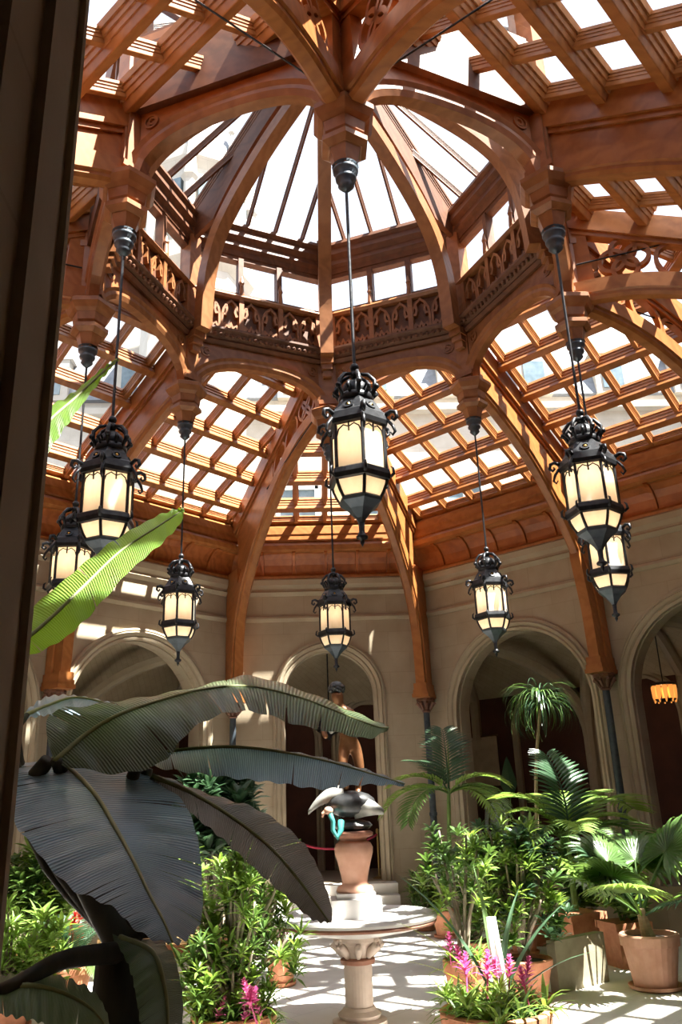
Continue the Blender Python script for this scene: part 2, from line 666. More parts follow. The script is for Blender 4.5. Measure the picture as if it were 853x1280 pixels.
def clip(poly, a, b, c):
    """keep a*u+b*o<=c"""
    out = []
    for i, p in enumerate(poly):
        q = poly[(i + 1) % len(poly)]
        dp, dq = a * p[0] + b * p[1] - c, a * q[0] + b * q[1] - c
        if dp <= 0:
            out.append(p)
        if dp * dq < 0:
            t = dp / (dp - dq)
            out.append((p[0] + (q[0] - p[0]) * t, p[1] + (q[1] - p[1]) * t))
    return out


def area(poly):
    return abs(sum(p[0] * q[1] - q[0] * p[1] for p, q in zip(poly, poly[1:] + poly[:1]))) / 2


def roof_plane(a, D, L, m, halves, barus, cut):
    N, T = frame(a)
    S = (Zv * m - N).normalized()
    sl = math.sqrt(1 + m * m)
    W = T.cross(S)
    if W.z < 0:
        W = -W

    def pt(u, o, h=0.0):
        return N * (D - o) + T * u + Zv * (ZE + m * o) + W * h
    for (sgn, cons) in halves:       # cons: list of half planes (a,b,c)
        big = [(-9, 0.3), (9, 0.3), (9, 6), (-9, 6)]
        reg = big
        for c in cons:
            reg = clip(reg, *c)

        def u_range(o):
            us = []
            for p, q in zip(reg, reg[1:] + reg[:1]):
                if (p[1] - o) * (q[1] - o) < 0:
                    us.append(p[0] + (q[0] - p[0]) * (o - p[1]) / (q[1] - p[1]))
            return (min(us), max(us)) if len(us) >= 2 else None

        def o_range(u):
            os_ = []
            for p, q in zip(reg, reg[1:] + reg[:1]):
                if (p[0] - u) * (q[0] - u) < 0:
                    os_.append(p[1] + (q[1] - p[1]) * (u - p[0]) / (q[0] - p[0]))
            return (min(os_), max(os_)) if len(os_) >= 2 else None
        for i, o in enumerate(ROWS):
            rg = u_range(o)
            if not rg or rg[1] - rg[0] < 0.15:
                continue
            ln = rg[1] - rg[0]
            hgt = 0.30 if i else 0.13
            inst('purlin', ME_BEAM, ceil, pt((rg[0] + rg[1]) / 2, o, -.03 if i else .1), T * ln, S * 0.25, W * hgt)
        us = sorted(barus)
        for u in us:
            rg = o_range(u)
            if not rg:
                continue
            edges = [rg[0]] + [o for o in ROWS if rg[0] < o < rg[1]] + [rg[1]]
            for p, q in zip(edges, edges[1:]):
                if q - p < 0.2 or q <= ROWS[0] + 0.01:
                    continue
                inst('glazing_bar', ME_BEAM, ceil, pt(u, (p + q) / 2, 0.08), S * ((q - p) * sl), T * -0.14, W * 0.17)
        ue = [-9] + us + [9]
        oe = ROWS + [6.0]
        for p, q in zip(ue, ue[1:]):
            for s_, t_ in zip(oe, oe[1:]):
                cell = [(p, s_), (q, s_), (q, t_), (p, t_)]
                for c in cons:
                    cell = clip(cell, *c)
                    if not cell:
                        break
                if not cell or area(cell) < 0.02:
                    continue
                if len(cell) == 4 and abs(area(cell) - (q - p) * (t_ - s_)) < 1e-4:
                    inst('glass_pane', ME_PANE, ceil, pt((p + q) / 2, (s_ + t_) / 2, 0.20), T * (q - p), S * ((t_ - s_) * sl), W * 0.008)
                    # stepped sash round the opening
                else:
                    MB().prism([(x, (y - s_) * sl) for x, y in cell], pt(0, s_, 0.196), T, S, W, 0, 0.008).build('glass_pane', 'glass', ceil)


for nm, a, D, L in SIDES:
    if a % 90 == 0:
        cons = [(1, CX / (D0 - 3.5), CX - .10), (-1, CX / (D0 - 3.5), CX - .10)]
        roof_plane(a, D, L, MCARD, [(0, cons)], [-1.32, -.66, 0, .66, 1.32], True)
    else:
        op, up = DD - 3.5 / math.sqrt(2), 3.5 / math.sqrt(2)   # pendant of the cardinal corner
        k = (LD - up) / op
        oc = DD - 3.5
        g = (op - oc) / up
        for s in (-1, 1):
            cons = [(s, k, LD - .10), (-s, 0, -.10), (-s * g, 1, oc)]
            bars = [s * (.22 + .73 * i) for i in range(6)]
            roof_plane(a, D, L, MD, [(s, cons)], bars, True)

# coved frieze, fascia, sill on every wall
for nm, a, D, L in SIDES:
    N, T = frame(a)
    tn = math.tan(R_(22.5))
    cove = [(0.0, 7.30), (0.02, 7.44), (.07, 7.58), (.16, 7.70), (.28, 7.79), (.42, 7.83)]
    m = MCARD if a % 90 == 0 else MD
    n = 6 if a % 90 == 0 else 12
    us = [-L + 2 * L * i / n for i in range(n + 1)]
    for i in range(n):
        mb = MB()

        def lim(u, o):
            return max(-L + o * tn, min(L - o * tn, u))
        for (p, q) in zip(cove, cove[1:]):
            mb.add([T * lim(us[i], p[0]) + N * (D - p[0]) + Zv * p[1], T * lim(us[i + 1], p[0]) + N * (D - p[0]) + Zv * p[1],
                    T * lim(us[i + 1], q[0]) + N * (D - q[0]) + Zv * q[1], T * lim(us[i], q[0]) + N * (D - q[0]) + Zv * q[1]], [(0, 1, 2, 3)])
        mb.build('cove_panel', 'wood_red', ceil, fix=False)
        if i:
            pth = [T * lim(us[i], p[0]) + N * (D - p[0]) + Zv * p[1] for p in cove]
            MB().sweep(pth, [(-.045, .01), (.045, .01), (.035, -.05), (-.035, -.05)], T).build('cove_rib', 'wood_red', ceil)
    # bottom bead, fascia and sill: mitred at the corners
    for nm2, sec, mt in (('cove_bead', [(-.02, 7.25), (.09, 7.25), (.11, 7.31), (.07, 7.36), (-.02, 7.36)], 'wood'),
                         ('fascia_beam', [(-.05, 7.82), (.40, 7.80), (.49, 7.84), (.52, 7.93), (.47, 7.99), (.40, 8.03), (-.05, 8.03)], 'wood'),
                         ('sill_board', [(-.05, 8.02), (.42, 8.02), (.455, 8.06), (.44, 8.18), (.455, 8.22), (.43, 8.40), (.30, 8.52), (-.05, 8.40)], 'wood')):
        ln = L - 0.0
        a_ = [T * (-L + o * tn) + N * (D - o) + Zv * z for o, z in sec]
        b_ = [T * (L - o * tn) + N * (D - o) + Zv * z for o, z in sec]
        k = len(sec)
        mb = MB().add(a_ + b_, [tuple(range(k))[::-1], tuple(range(k, 2 * k))] + [(i, (i + 1) % k, k + (i + 1) % k, k + i) for i in range(k)])
        mb.build(nm2, mt, ceil)

# ---- great arched ribs
SOFF45 = [(0.12, 4.50), (.14, 5.2), (.24, 5.95), (.48, 6.6), (.95, 7.3), (1.45, 7.85), (1.95, 8.28), (2.55, 8.66), (3.15, 8.95), (3.52, 9.06)]
SOFF15 = [(.28, 4.50), (.32, 5.2), (.42, 5.95), (.72, 6.67), (1.38, 7.52), (2.05, 8.08), (2.9, 8.66), (3.6, 8.95), (4.2, 9.06), (4.62, 9.08)]
ARCH_SEC = [(-.13, .32), (-.13, .10), (-.10, .08), (-.10, .04), (-.065, 0), (.065, 0), (.10, .04), (.10, .08), (.13, .10), (.13, .32)]
COLS = []


def rib(A, B, soff, zt0, zt1, plain):
    """A column point, B pendant point (xy). roof underside height goes zt0 at A to zt1 at B."""
    A = Vector((*A, 0))
    B = Vector((*B, 0))
    d = (B - A)
    Ln = d.length
    d.normalize()
    side = Vector((d.y, -d.x, 0))
    k = Ln / soff[-1][0]
    pts = spline([(s * (k if s > 1 else 1 + (k - 1) * s), z) for s, z in soff], 40)
    P = lambda s, z: A + d * s + Zv * z
    pth = [P(*p) for p in pts]
    sec = [(x, y) for x, y in ARCH_SEC]
    r_ = MB().sweep(pth, sec, -side).build('arch_rib', 'wood', ceil)
    # lower post backing on to the wall
    MB().prism([(-.30, 4.5), (.30, 4.5), (.36, 5.6), (.55, 6.6), (.45, 7.35), (-.20, 7.35)], A, d, Zv, side, -.10, .10).build('wall_post', 'wood', r_)
    MB().box((0, 0, 0), (0.01, .01, .01)) 
    # foot of the rib
    ft = MB()
    for z0_, z1_, g in ((4.42, 4.50, .05), (4.50, 4.58, .03), (4.58, 4.72, .015)):
        ft.prism([(-.30 - g * .4, z0_), (.34 + g, z0_), (.34 + g, z1_), (-.30 - g * .4, z1_)], A, d, Zv, side, -.13 - g, .13 + g)
    ft.build('rib_foot', 'wood', r_)
    # principal rafter following the roof
    s0 = 0.10
    zt = lambda s: zt0 + (zt1 - zt0) * s / Ln
    top = MB().prism([(s0, zt(s0) - .22), (Ln, zt1 - .22), (Ln, zt1 + .16), (s0, zt(s0) + .16)], A, d, Zv, side, -.125, .125)
    top.prism([(s0, zt(s0) - .30), (Ln, zt1 - .30), (Ln, zt1 - .22), (s0, zt(s0) - .22)], A, d, Zv, side, -.085, .085)
    top.build('principal_rafter', 'wood', r_)
    up = [p for p in pts if p[1] > 6.9]
    if plain:
        poly = [(p[0], p[1] + .2) for p in up]
        poly = [(0.3, 7.35)] + poly if up[0][0] > .3 else poly
        MB().prism(poly + [(Ln, zt1 - .1), (0.3, zt(.3) - .1)], A, d, Zv, side, -.05, .05).build('web_panel', 'wood', r_)
    else:
        # pendant stile, diagonal stile, then quatrefoil and mouchette tracery between
        sA = Ln - .18
        MB().prism([(Ln - .42, 9.15), (Ln, 9.15), (Ln, zt1), (Ln - .36, zt1 - .1)], A, d, Zv, side, -.07, .07).build('spandrel_stile', 'wood', r_)
        def zs(s):
            for p, q in zip(pts, pts[1:]):
                if p[0] <= s <= q[0]:
                    return p[1] + (q[1] - p[1]) * (s - p[0]) / (q[0] - p[0])
            return pts[-1][1]
        c_s = Ln - .85
        lo, hi = zs(c_s) + .30, zt(c_s) - .26
        cz, rr = (lo + hi) / 2, max(.12, (hi - lo) / 2)
        tr = MB()
        n = 24
        for kx, kz in ((.48, 0), (-.48, 0), (0, .48), (0, -.48)):
            ring = [P(c_s + rr * (kx + .50 * math.cos(2 * math.pi * i / n)), cz + rr * (kz + .50 * math.sin(2 * math.pi * i / n))) for i in range(n)]
            tr.sweep(ring, [(-.05, -.03), (.05, -.03), (.05, .03), (-.05, .03)], side, closed=True)
        tr.build('quatrefoil_tracery', 'wood', r_)
        m2 = MB()
        for q in range(2):
            c2 = c_s - .72 - q * .62
            lo, hi = zs(c2) + .28, zt(c2) - .26
            if hi - lo < .1:
                continue
            r2 = min(.3, (hi - lo) / 2)
            sl_ = (zt1 - zt0) / Ln
            ring = [P(c2 + r2 * 1.0 * math.cos(2 * math.pi * i / n), (lo + hi) / 2 + r2 * math.sin(2 * math.pi * i / n) + sl_ * r2 * math.cos(2 * math.pi * i / n)) for i in range(n)]
            m2.sweep(ring, [(-.05, -.03), (.05, -.03), (.05, .03), (-.05, .03)], side, closed=True)
        if m2.v:
            m2.build('mouchette_tracery', 'wood', r_)
        # filler board along the lower narrow part
        up2 = [p for p in pts if p[1] > 6.9 and p[0] < c_s - 1.5]
        if len(up2) > 2:
            poly = [(.35, 7.35)] + [(p[0], p[1] + .2) for p in up2]
            poly += [(up2[-1][0], zt(up2[-1][0]) - .1), (0.35, zt(.35) - .1)]
            MB().prism(poly, A, d, Zv, side, -.05, .05).build('web_panel', 'wood', r_)
    COLS.append((A.x, A.y))
    return r_


# z of roof underside near A and at B
for q in range(4):
    rot = Matrix.Rotation(-R_(90 * q), 3, 'Z')
    for s in (-1, 1):
        A = rot @ Vector((s * 2.10, 8.00, 0))
        B = rot @ Vector((0, 3.5, 0))
        rib(A.xy, B.xy, SOFF15, ZE + MCARD * .27, ZP0, False)
    A = rot @ pol(45, 7.17)
    B = rot @ pol(45, 3.5)
    rib(A.xy, B.xy, SOFF45, ZE + MD * (DD - 7.17), ZE + MD * (DD - 3.5), True)

# ================================================================== CENTRAL LANTERN
lan = struct(empty('ceiling_lantern'))


def zin(u, hw=1.17, z0=9.14, h=.58):
    return z0 + h * max(0.0, 1 - abs(u / hw) ** 2.5) ** (1 / 2.1)


corbel = MB()
corbel.lathe([(.12, 8.46), (.14, 8.52), (.185, 8.68)], 6, cap=True)
corbel.lathe([(.20, 8.66), (.27, 8.71), (.27, 8.77), (.22, 8.80)], 6)
corbel.lathe([(.20, 8.79), (.235, 8.84), (.255, 8.98)], 6)
corbel.lathe([(.26, 8.96), (.31, 9.0), (.36, 9.08), (.36, 9.14), (.30, 9.18)], 6)
ME_CORBEL = corbel.mesh('corbel'); fix_normals(ME_CORBEL); ME_CORBEL.materials.append(M['wood_lan'])
ros = MB().lathe([(.015, 8.17), (.05, 8.20), (.085, 8.24), (.07, 8.28), (.105, 8.31), (.11, 8.34), (.085, 8.37), (.13, 8.41), (.135, 8.44), (.11, 8.465), (.14, 8.48)], 20)
ME_ROS = ros.mesh('ceiling_rose', smooth=True); fix_normals(ME_ROS); ME_ROS.materials.append(M['iron_blue'])
post = MB()
post.box((0, 0, (9.1 + 12.9) / 2), (.24, .30, 3.8))
post.box((0, 0, 9.9), (.32, .24, 1.4))
post.box((0, 0, 9.30), (.34, .36, .08))
post.box((0, 0, 10.15), (.34, .36, .10))
ME_POST = post.mesh('corner_post'); fix_normals(ME_POST); ME_POST.materials.append(M['wood_lan'])

# inner curved brace of the dome, in (s inwards, z)
BR = [(.22, 10.15), (.26, 10.8), (.36, 11.4), (.62, 12.0), (1.05, 12.5), (1.6, 12.95), (2.2, 13.35), (2.9, 13.72), (3.3, 13.9)]
br_pts = spline(BR, 36)
ZEV = 12.7
MG = 0.65
ZAP = ZEV + MG * RC
for i in range(8):
    a = 45 * i
    N, T = frame(a)
    c = N * 3.5
    rz = -R_(a)
    # local frame of meshes: x along tangent, y along radial outward
    for nm, me in (('corner_post', ME_POST), ('corbel', ME_CORBEL)):
        o = link(nm, me, None, lan)
        o.location = c
        o.rotation_euler = (0, 0, rz + (R_(90) if nm == 'corbel' else 0))
        if nm == 'corbel':
            r_ = link('ceiling_rose', ME_ROS, None, o)
    pth = [c - N * p[0] + Zv * p[1] for p in br_pts]
    b_ = MB().sweep(pth, [(-.12, -.30), (-.12, -.08), (-.08, -.05), (-.05, 0), (.05, 0), (.08, -.05), (.12, -.08), (.12, -.30)], T).build('dome_rib', 'wood_lan', lan)
    br = MB()
    br.box((0, -.24, 10.10), (.24, .22, .14)).box((0, -.22, 9.98), (.20, .16, .12)).box((0, -.20, 9.86), (.16, .10, .14))
    o = br.build('rib_bracket', 'wood_lan', b_)
    o.location = c
    o.rotation_euler = (0, 0, rz)
    # web between rib and hip
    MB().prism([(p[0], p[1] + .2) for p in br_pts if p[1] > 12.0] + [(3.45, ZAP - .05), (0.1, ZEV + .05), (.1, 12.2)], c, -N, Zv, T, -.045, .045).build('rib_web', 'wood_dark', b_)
    e = Vector((0, 0, ZAP))
    hp = c + Zv * ZEV
    L_ = (e - hp)
    ez = T.cross(L_.normalized())
    if ez.z < 0:
        ez = -ez
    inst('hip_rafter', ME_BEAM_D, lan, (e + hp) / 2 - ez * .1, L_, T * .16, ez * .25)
    # ---- the side between corner i and i+1
    am = a + 22.5
    N, T = frame(am)
    hl = 3.5 * math.sin(R_(22.5))
    C0 = N * RC
    us = [-1.17 + 2.34 * k / 28 for k in range(29)]
    ain = [(u, zin(u)) for u in us]
    pth = [C0 + T * u + Zv * z for u, z in ain]
    MB().sweep(pth, [(-.07, 0), (-.10, .07), (-.10, .12), (-.13, .17), (.13, .17), (.10, .12), (.10, .07), (.07, 0)], N).build('ring_arch', 'wood_lan', lan)
    sp = MB()
    for (p, q) in zip(ain, ain[1:]):
        p2, q2 = (p[0], max(p[1] + .1, 9.3)), (q[0], max(q[1] + .1, 9.3))
        sp.prism([p2, q2, (q[0], 10.12), (p[0], 10.12)], C0, T, Zv, N, -.045, .045)
    spo = sp.build('arch_spandrel', 'wood_lan', lan)
    for s in (-1, 1):
        tr = MB()
        for rr, dx, dz in ((.085, 0, 0), (.045, .02, 0)):
            ring = [C0 + T * (s * (1.02 - dx) + rr * math.cos(t * math.pi / 9)) + Zv * (9.93 + rr * math.sin(t * math.pi / 9)) for t in range(18)]
            tr.sweep(ring, [(-.07, -.012), (.07, -.012), (.07, .012), (-.07, .012)], N, closed=True)
        tr.build('spandrel_boss', 'wood_lan', spo)
    # cornice with carved bead course
    MB().sweep([C0 - T * hl + Zv * 10.10, C0 + T * hl + Zv * 10.10],
               [(.14, 0), (-.10, 0), (-.15, .05), (-.13, .09), (-.20, .13), (-.20, .17), (-.27, .22), (-.27, .26), (.14, .26)], N).build('ring_cornice', 'wood_dark', lan)
    bd = MB()
    for k in range(22):
        u = -1.12 + 2.24 * k / 21
        p = C0 - N * .215 + T * u + Zv * 10.235
        bd.ball(p, .042, 6)
    o = bd.build('carved_bead_course', 'wood_dark', lan)
    o['kind'] = 'stuff'
    # gallery front: rail boards, stiles, cusped panels
    G0, G1 = 10.36, 11.12
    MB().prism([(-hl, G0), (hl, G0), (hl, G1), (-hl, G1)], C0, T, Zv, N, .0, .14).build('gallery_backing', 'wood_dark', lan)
    MB().sweep([C0 - T * hl + Zv * G1, C0 + T * hl + Zv * G1], [(.14, 0), (-.10, 0), (-.15, .04), (-.12, .09), (-.06, .12), (.14, .12)], N).build('gallery_rail', 'wood_lan', lan)
    pw = 2.30 / 3
    for k in range(4):
        u = -1.15 + pw * k
        MB().prism([(u - .045, G0), (u + .045, G0), (u + .045, G1), (u, G1 + .06), (u - .045, G1)], C0, T, Zv, N, -.10, .02).build('gallery_stile', 'wood_lan', lan)
    for k in range(6):
        uc = -1.15 + pw / 2 * (k + .5)
        hw = pw / 4 - .012
        # cusped pointed head over a lower pair of cusps, raised off the backing
        cp = MB()
        Q = lambda f, z: C0 + T * (uc + hw * f) + Zv * (G0 + z)
        sec_ = [(-.075, -.022), (-.075, .022), (.01, .03), (.01, -.03)]
        cp.sweep([Q(-.92, 0.0), Q(-.92, .40), Q(-.80, .52), Q(-.45, .64), Q(0, .72), Q(.45, .64), Q(.80, .52), Q(.92, .40), Q(.92, 0)], sec_, N)
        cp.sweep([Q(-.92, .42), Q(-.55, .40), Q(-.42, .48), Q(-.5, .60)], sec_, N)
        cp.sweep([Q(.92, .42), Q(.55, .40), Q(.42, .48), Q(.5, .60)], sec_, N)
        cp.sweep([Q(-.92, .06), Q(-.55, .20), Q(-.2, .13), Q(0, .22), Q(.2, .13), Q(.55, .20), Q(.92, .06)], sec_, N)
        cp.build('gallery_panel', 'wood_lan', lan)
    # clerestory windows
    W0, W1 = 11.27, 12.07
    fr = MB()
    fr.prism([(-hl, W0 - .05), (hl, W0 - .05), (hl, W0 + .04), (-hl, W0 + .04)], C0, T, Zv, N, -.02, .12)
    fr.prism([(-hl, W1 - .04), (hl, W1 - .04), (hl, ZEV), (-hl, ZEV)], C0, T, Zv, N, -.02, .14)
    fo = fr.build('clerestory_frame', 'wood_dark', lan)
    for k in range(3):
        u0_, u1_ = -1.15 + pw * k, -1.15 + pw * (k + 1)
        MB().prism([(u0_, W0), (u1_, W0), (u1_, W1), (u0_, W1)], C0, T, Zv, N, .055, .063).build('window_pane', 'glass', lan)
        if k < 2:
            MB().prism([(u1_ - .05, W0 - .05), (u1_ + .05, W0 - .05), (u1_ + .05, W1), (u1_ - .05, W1)], C0, T, Zv, N, -.05, .11).build('mullion', 'wood_dark', lan)
            MB().lathe([(.045, 0), (.05, .10), (.035, .3), (.05, .34), (.02, .46), (.004, .5)], 8, C0 - N * .09 + T * u1_ + Zv * (G1 + .02)).build('finial', 'wood_lan', lan)
    # eaves beams under the sloping glass
    MB().sweep([C0 - T * hl + Zv * 12.12, C0 + T * hl + Zv * 12.12],
               [(.1, 0), (-.04, 0), (-.06, .10), (-.12, .16), (-.10, .28), (-.18, .36), (-.16, .50), (-.22, .55), (-.20, .63), (.1, .63)], N).build('eaves_beam', 'wood_dark', lan)
    S = (Zv * MG - N).normalized()
    W = T.cross(S)
    if W.z < 0:
        W = -W
    sl = math.sqrt(1 + MG * MG)
    base = C0 + Zv * ZEV
    for u in (-.84, -.28, .28, .84):
        o1 = RC * (1 - abs(u) / hl)
        inst('dome_glazing_bar', ME_BEAM_D, lan, base + T * u + S * (o1 * sl / 2) - W * .06, S * (o1 * sl), T * -.075, W * .12)
    oe = [0.0]
    ue = [-hl, -.84, -.28, .28, .84, hl]
    for p, q in zip(ue, ue[1:]):
        cell = [(p, 0), (q, 0), (q, RC), (p, RC)]
        cell = clip(cell, 1, hl / RC, hl)
        cell = clip(cell, -1, hl / RC, hl)
        MB().prism([(x, y * sl) for x, y in cell], base, T, S, W, .03, .038).build('dome_pane', 'glass', lan)
MB().lathe([(.02, 13.6), (.18, 13.75), (.32, 13.85), (.34, 14.2), (.2, 14.3), (.16, 14.8)], 8).build('dome_boss', 'wood_lan', lan)
# ---- iron tie rods between the lantern posts and the ribs
def rod(p, q, r=.012, sag=0.0):
    p, q = Vector(p), Vector(q)
    pts = [p.lerp(q, i / 10) - Zv * (sag * 4 * (i / 10) * (1 - i / 10)) for i in range(11)]
    MB().tube(pts, r, 6).build('tie_rod', 'iron', ceil)


for sx in (-1, 1):
    rod((sx * .22, -3.55, 9.55), (sx * 1.9, -4.35, 10.15))
    rod((sx * 3.55, 0.18, 9.55), (sx * 5.9, 1.05, 9.30))
    rod((sx * 3.62, -.18, 9.70), (sx * 5.9, -1.05, 9.75))
    rod((sx * .2, 3.62, 9.2), (sx * 1.25, 5.9, 8.6))

# ================================================================== IRON COLUMNS
col0 = tag(empty('column'), 'slender dark iron column with a leafy brown capital under a roof rib', 'column', 'iron columns under the roof ribs')
MB().lathe([(.17, 0), (.17, .10), (.13, .13), (.15, .19), (.10, .24), (.075, .30)], 16).build('base', 'iron_blue', col0, smooth=False)
MB().lathe([(.072, .28), (.072, 2.0), (.085, 2.02), (.085, 2.07), (.07, 2.09), (.068, 4.16)], 16).build('shaft', 'iron_blue', col0)
M['capital'] = simple('red_brown_capital', (.11, .045, .03), (.18, .08, .05), .5, 12, 0, .3)
MB().lathe([(.07, 4.12), (.10, 4.15), (.075, 4.18), (.09, 4.24), (.15, 4.33), (.20, 4.37), (.20, 4.43)], 16).build('capital', 'capital', col0)
for k in range(8):
    t = 2 * math.pi * k / 8
    c_, s_ = math.cos(t), math.sin(t)
    MB().tube([(.09 * c_, .09 * s_, 4.18), (.14 * c_, .14 * s_, 4.26), (.20 * c_, .20 * s_, 4.33), (.22 * c_, .22 * s_, 4.29)], [.02, .035, .03, .012], 6).build('capital_leaf', 'capital', col0)
for i, (x, y) in enumerate(COLS):
    o = col0 if i == 0 else copy_tree(col0)
    o.location = (x, y, 0)

# ================================================================== HANGING LANTERNS
def hexp(r, z, k, rot=0.0):
    t = rot + math.pi / 3 * k
    return Vector((r * math.cos(t), r * math.sin(t), z))


def make_lantern():
    root = empty('hanging_lantern')
    tag(root, 'x', 'lantern', 'ring of hanging lanterns under the glass roof')
    MB().tube([(0, 0, 1.72), (0, 0, 3.82)], .016, 8).build('rod', 'iron', root)
    MB().ball((0, 0, 1.76), .045, 12).build('rod_knob', 'iron', root, smooth=True)
    # crown: hoop, straps that bulge and meet, knobs
    cr = MB().lathe([(.15, 1.38), (.165, 1.40), (.165, 1.44), (.15, 1.46), (.14, 1.44), (.14, 1.40)], 18)
    for k in range(6):
        t = math.pi / 3 * k
        c_, s_ = math.cos(t), math.sin(t)
        pts = [(.15, 1.42), (.19, 1.50), (.19, 1.58), (.13, 1.655), (.03, 1.69)]
        cr.tube([(r * c_, r * s_, z) for r, z in pts], [.016, .022, .022, .02, .014], 6)
        cr.ball((.205 * c_, .205 * s_, 1.52), .03, 6)
        t += math.pi / 6
        c_, s_ = math.cos(t), math.sin(t)
        cr.tube([(.155 * c_, .155 * s_, 1.44), (.20 * c_, .20 * s_, 1.49), (.17 * c_, .17 * s_, 1.54), (.13 * c_, .13 * s_, 1.50)], [.014, .02, .016, .01], 6)
    cr.ball((0, 0, 1.68), .05, 10)
    cr.ball((0, 0, 1.50), .135, 12, (1, 1, .95))
    cr.tube([(0, 0, 1.40), (0, 0, 1.72)], .02, 8)
    cr.build('crown', 'iron', root, smooth=True)
    rf = MB()
    prof = [(.285, 1.20), (.28, 1.225), (.25, 1.25), (.225, 1.29), (.20, 1.34), (.165, 1.385), (.15, 1.40)]
    rf.lathe(prof, 6)
    ro = rf.build('roof', 'iron', root)
    for k in range(6):
        t = math.pi / 3 * (k + .5)
        n_ = Vector((math.cos(t), math.sin(t), 0))
        p = n_ * (.20) + Zv * 1.29
        nn = (n_ + Zv * .55).normalized()
        e1 = Vector((-n_.y, n_.x, 0))
        e2 = nn.cross(e1)
        ring = [p + (e1 * math.cos(q * math.pi / 6) + e2 * math.sin(q * math.pi / 6)) * .04 for q in range(12)]
        MB().sweep(ring, [(-.01, -.01), (.012, -.01), (.012, .01), (-.01, .01)], nn, closed=True).build('oculus', 'iron', ro)
        MB().ball(p, .018, 8).build('gilt_stud', 'gold', ro)
    MB().lathe([(.25, 1.10), (.29, 1.11), (.30, 1.15), (.29, 1.20), (.24, 1.21)], 6).build('rim', 'iron', root)
    bd = MB().lathe([(.255, .575), (.285, .585), (.295, .63), (.285, .675), (.26, .69), (.24, .69), (.23, .575)], 6)
    bd.build('band', 'iron', root)
    for k in range(6):
        v = lambda r, z: hexp(r, z, k)
        # scroll bracket at the rim
        d = hexp(1, 0, k)
        sp_ = [v(.27, 1.20), v(.33, 1.235), v(.375, 1.22), v(.385, 1.17), v(.355, 1.145), v(.335, 1.165), v(.345, 1.185)]
        MB().tube(sp_, [.022, .02, .02, .018, .016, .014, .01], 6).tube([v(.29, 1.16), v(.34, 1.09), v(.36, 1.03), v(.335, 1.0), v(.315, 1.03)], [.016, .016, .014, .012, .008], 6).build('scroll_bracket', 'iron', root, smooth=True)
        MB().tube([v(.255, .66), v(.255, 1.13)], .017, 6).build('corner_bar', 'iron', root)
        MB().tube([v(.262, .60), v(.25, .55), v(.225, .49), v(.19, .43)], .016, 6).build('lower_bar', 'iron', root)
        MB().tube([v(.29, .60), v(.325, .63), v(.32, .68), v(.30, .70)], [.014, .016, .012, .005], 6).build('band_crocket', 'iron', root, smooth=True)
        v2 = lambda r, z: hexp(r, z, k + 1)
        a, b = v(.246, .67), v2(.246, .67)
        ap = v(.246, 1.12), v2(.246, 1.12)
        MB().add([a, b, ap[1], ap[0]], [(0, 1, 2, 3)]).build('pane', 'lamp_glass', root, fix=False)
        lp = MB()
        rows = [(.255, .59), (.243, .54), (.218, .48), (.188, .43)]
        for (r1, z1), (r2, z2) in zip(rows, rows[1:]):
            lp.add([v(r1, z1), v2(r1, z1), v2(r2, z2), v(r2, z2)], [(0, 3, 2, 1)])
        lp.build('lower_pane', 'lamp_glass', root, fix=False)
        # cusped iron tracery at the head of the pane
        q = lambda f, z, g=.256: v(g, z).lerp(v2(g, z), f)
        MB().tube([q(.04, .98), q(.12, 1.05), q(.3, 1.085), q(.5, 1.06), q(.7, 1.085), q(.88, 1.05), q(.96, .98)], .007, 5).tube([q(.5, 1.12), q(.5, 1.02)], .009, 5).build('cusp_tracery', 'iron', root)
    MB().lathe([(.03, .22), (.05, .26), (.12, .34), (.195, .40), (.205, .425), (.19, .445)], 6).build('dish', 'iron_blue', root)
    MB().lathe([(.003, 0), (.02, .04), (.018, .06), (.05, .075), (.055, .095), (.03, .115), (.025, .15), (.03, .24)], 10).build('finial', 'iron', root, smooth=True)
    MB().ball((0, 0, .95), .03, 8).build('bulb', 'bulb', root)
    return root


mb_, tb_, bb_, ob_ = nodes_of('lit_bulb')
bb_.inputs['Emission Color'].default_value = (1, .72, .38, 1)
bb_.inputs['Emission Strength'].default_value = 20
M['bulb'] = mb_
lantern = make_lantern()
LLAB = {0: 'in front of the far archway behind the fountain', 45: 'in front of the arch with the tan tapestry',
        90: 'half hidden behind another lantern near the chandelier', 135: 'in front of another lantern over the fan palm',
        180: 'between the fountain and the garden entrance', -135: 'above the tip of the sunlit banana leaf',
        -90: 'half covered by the sunlit banana leaf', -45: 'before the arch above the banana leaves'}
ROTL = {0: 0, 45: 62, 90: 70, 135: 40, 180: 36, -135: 32, -90: 0, -45: 30}
for i, a in enumerate([0, 45, 90, 135, 180, -135, -90, -45]):
    o = lantern if i == 0 else copy_tree(lantern)
    o.location = pol(a, 3.5, 4.37)
    o.rotation_euler = (0, 0, R_(ROTL[a]))
    o['label'] = 'black iron lantern with cream glass hanging ' + LLAB[a]
    for z, e in ((.97, 4.0), (.53, 2.3)):
        ld = bpy.data.lights.new('lantern_light', 'POINT')
        ld.energy = e
        ld.color = (1, .70, .43)
        ld.shadow_soft_size = .05
        lo = bpy.data.objects.new('lantern_light', ld)
        COL.objects.link(lo)
        lo.parent = o
        lo.location = (0, 0, z)

# ================================================================== STEPS
st = tag(empty('stair'), 'pale stone steps climbing to the far archway behind the fountain', 'steps')
for i in range(4):
    h = ZF - .195 * i - .0
    y1, y0 = D0, D0 - .55 - .34 * i
    MB().box((0, (y0 + y1) / 2, h - .10 if i < 3 else h - .0975), (2.5, y1 - y0, .195)).build('step', 'floor', st, uv=lambda c: (c.x, c.y))

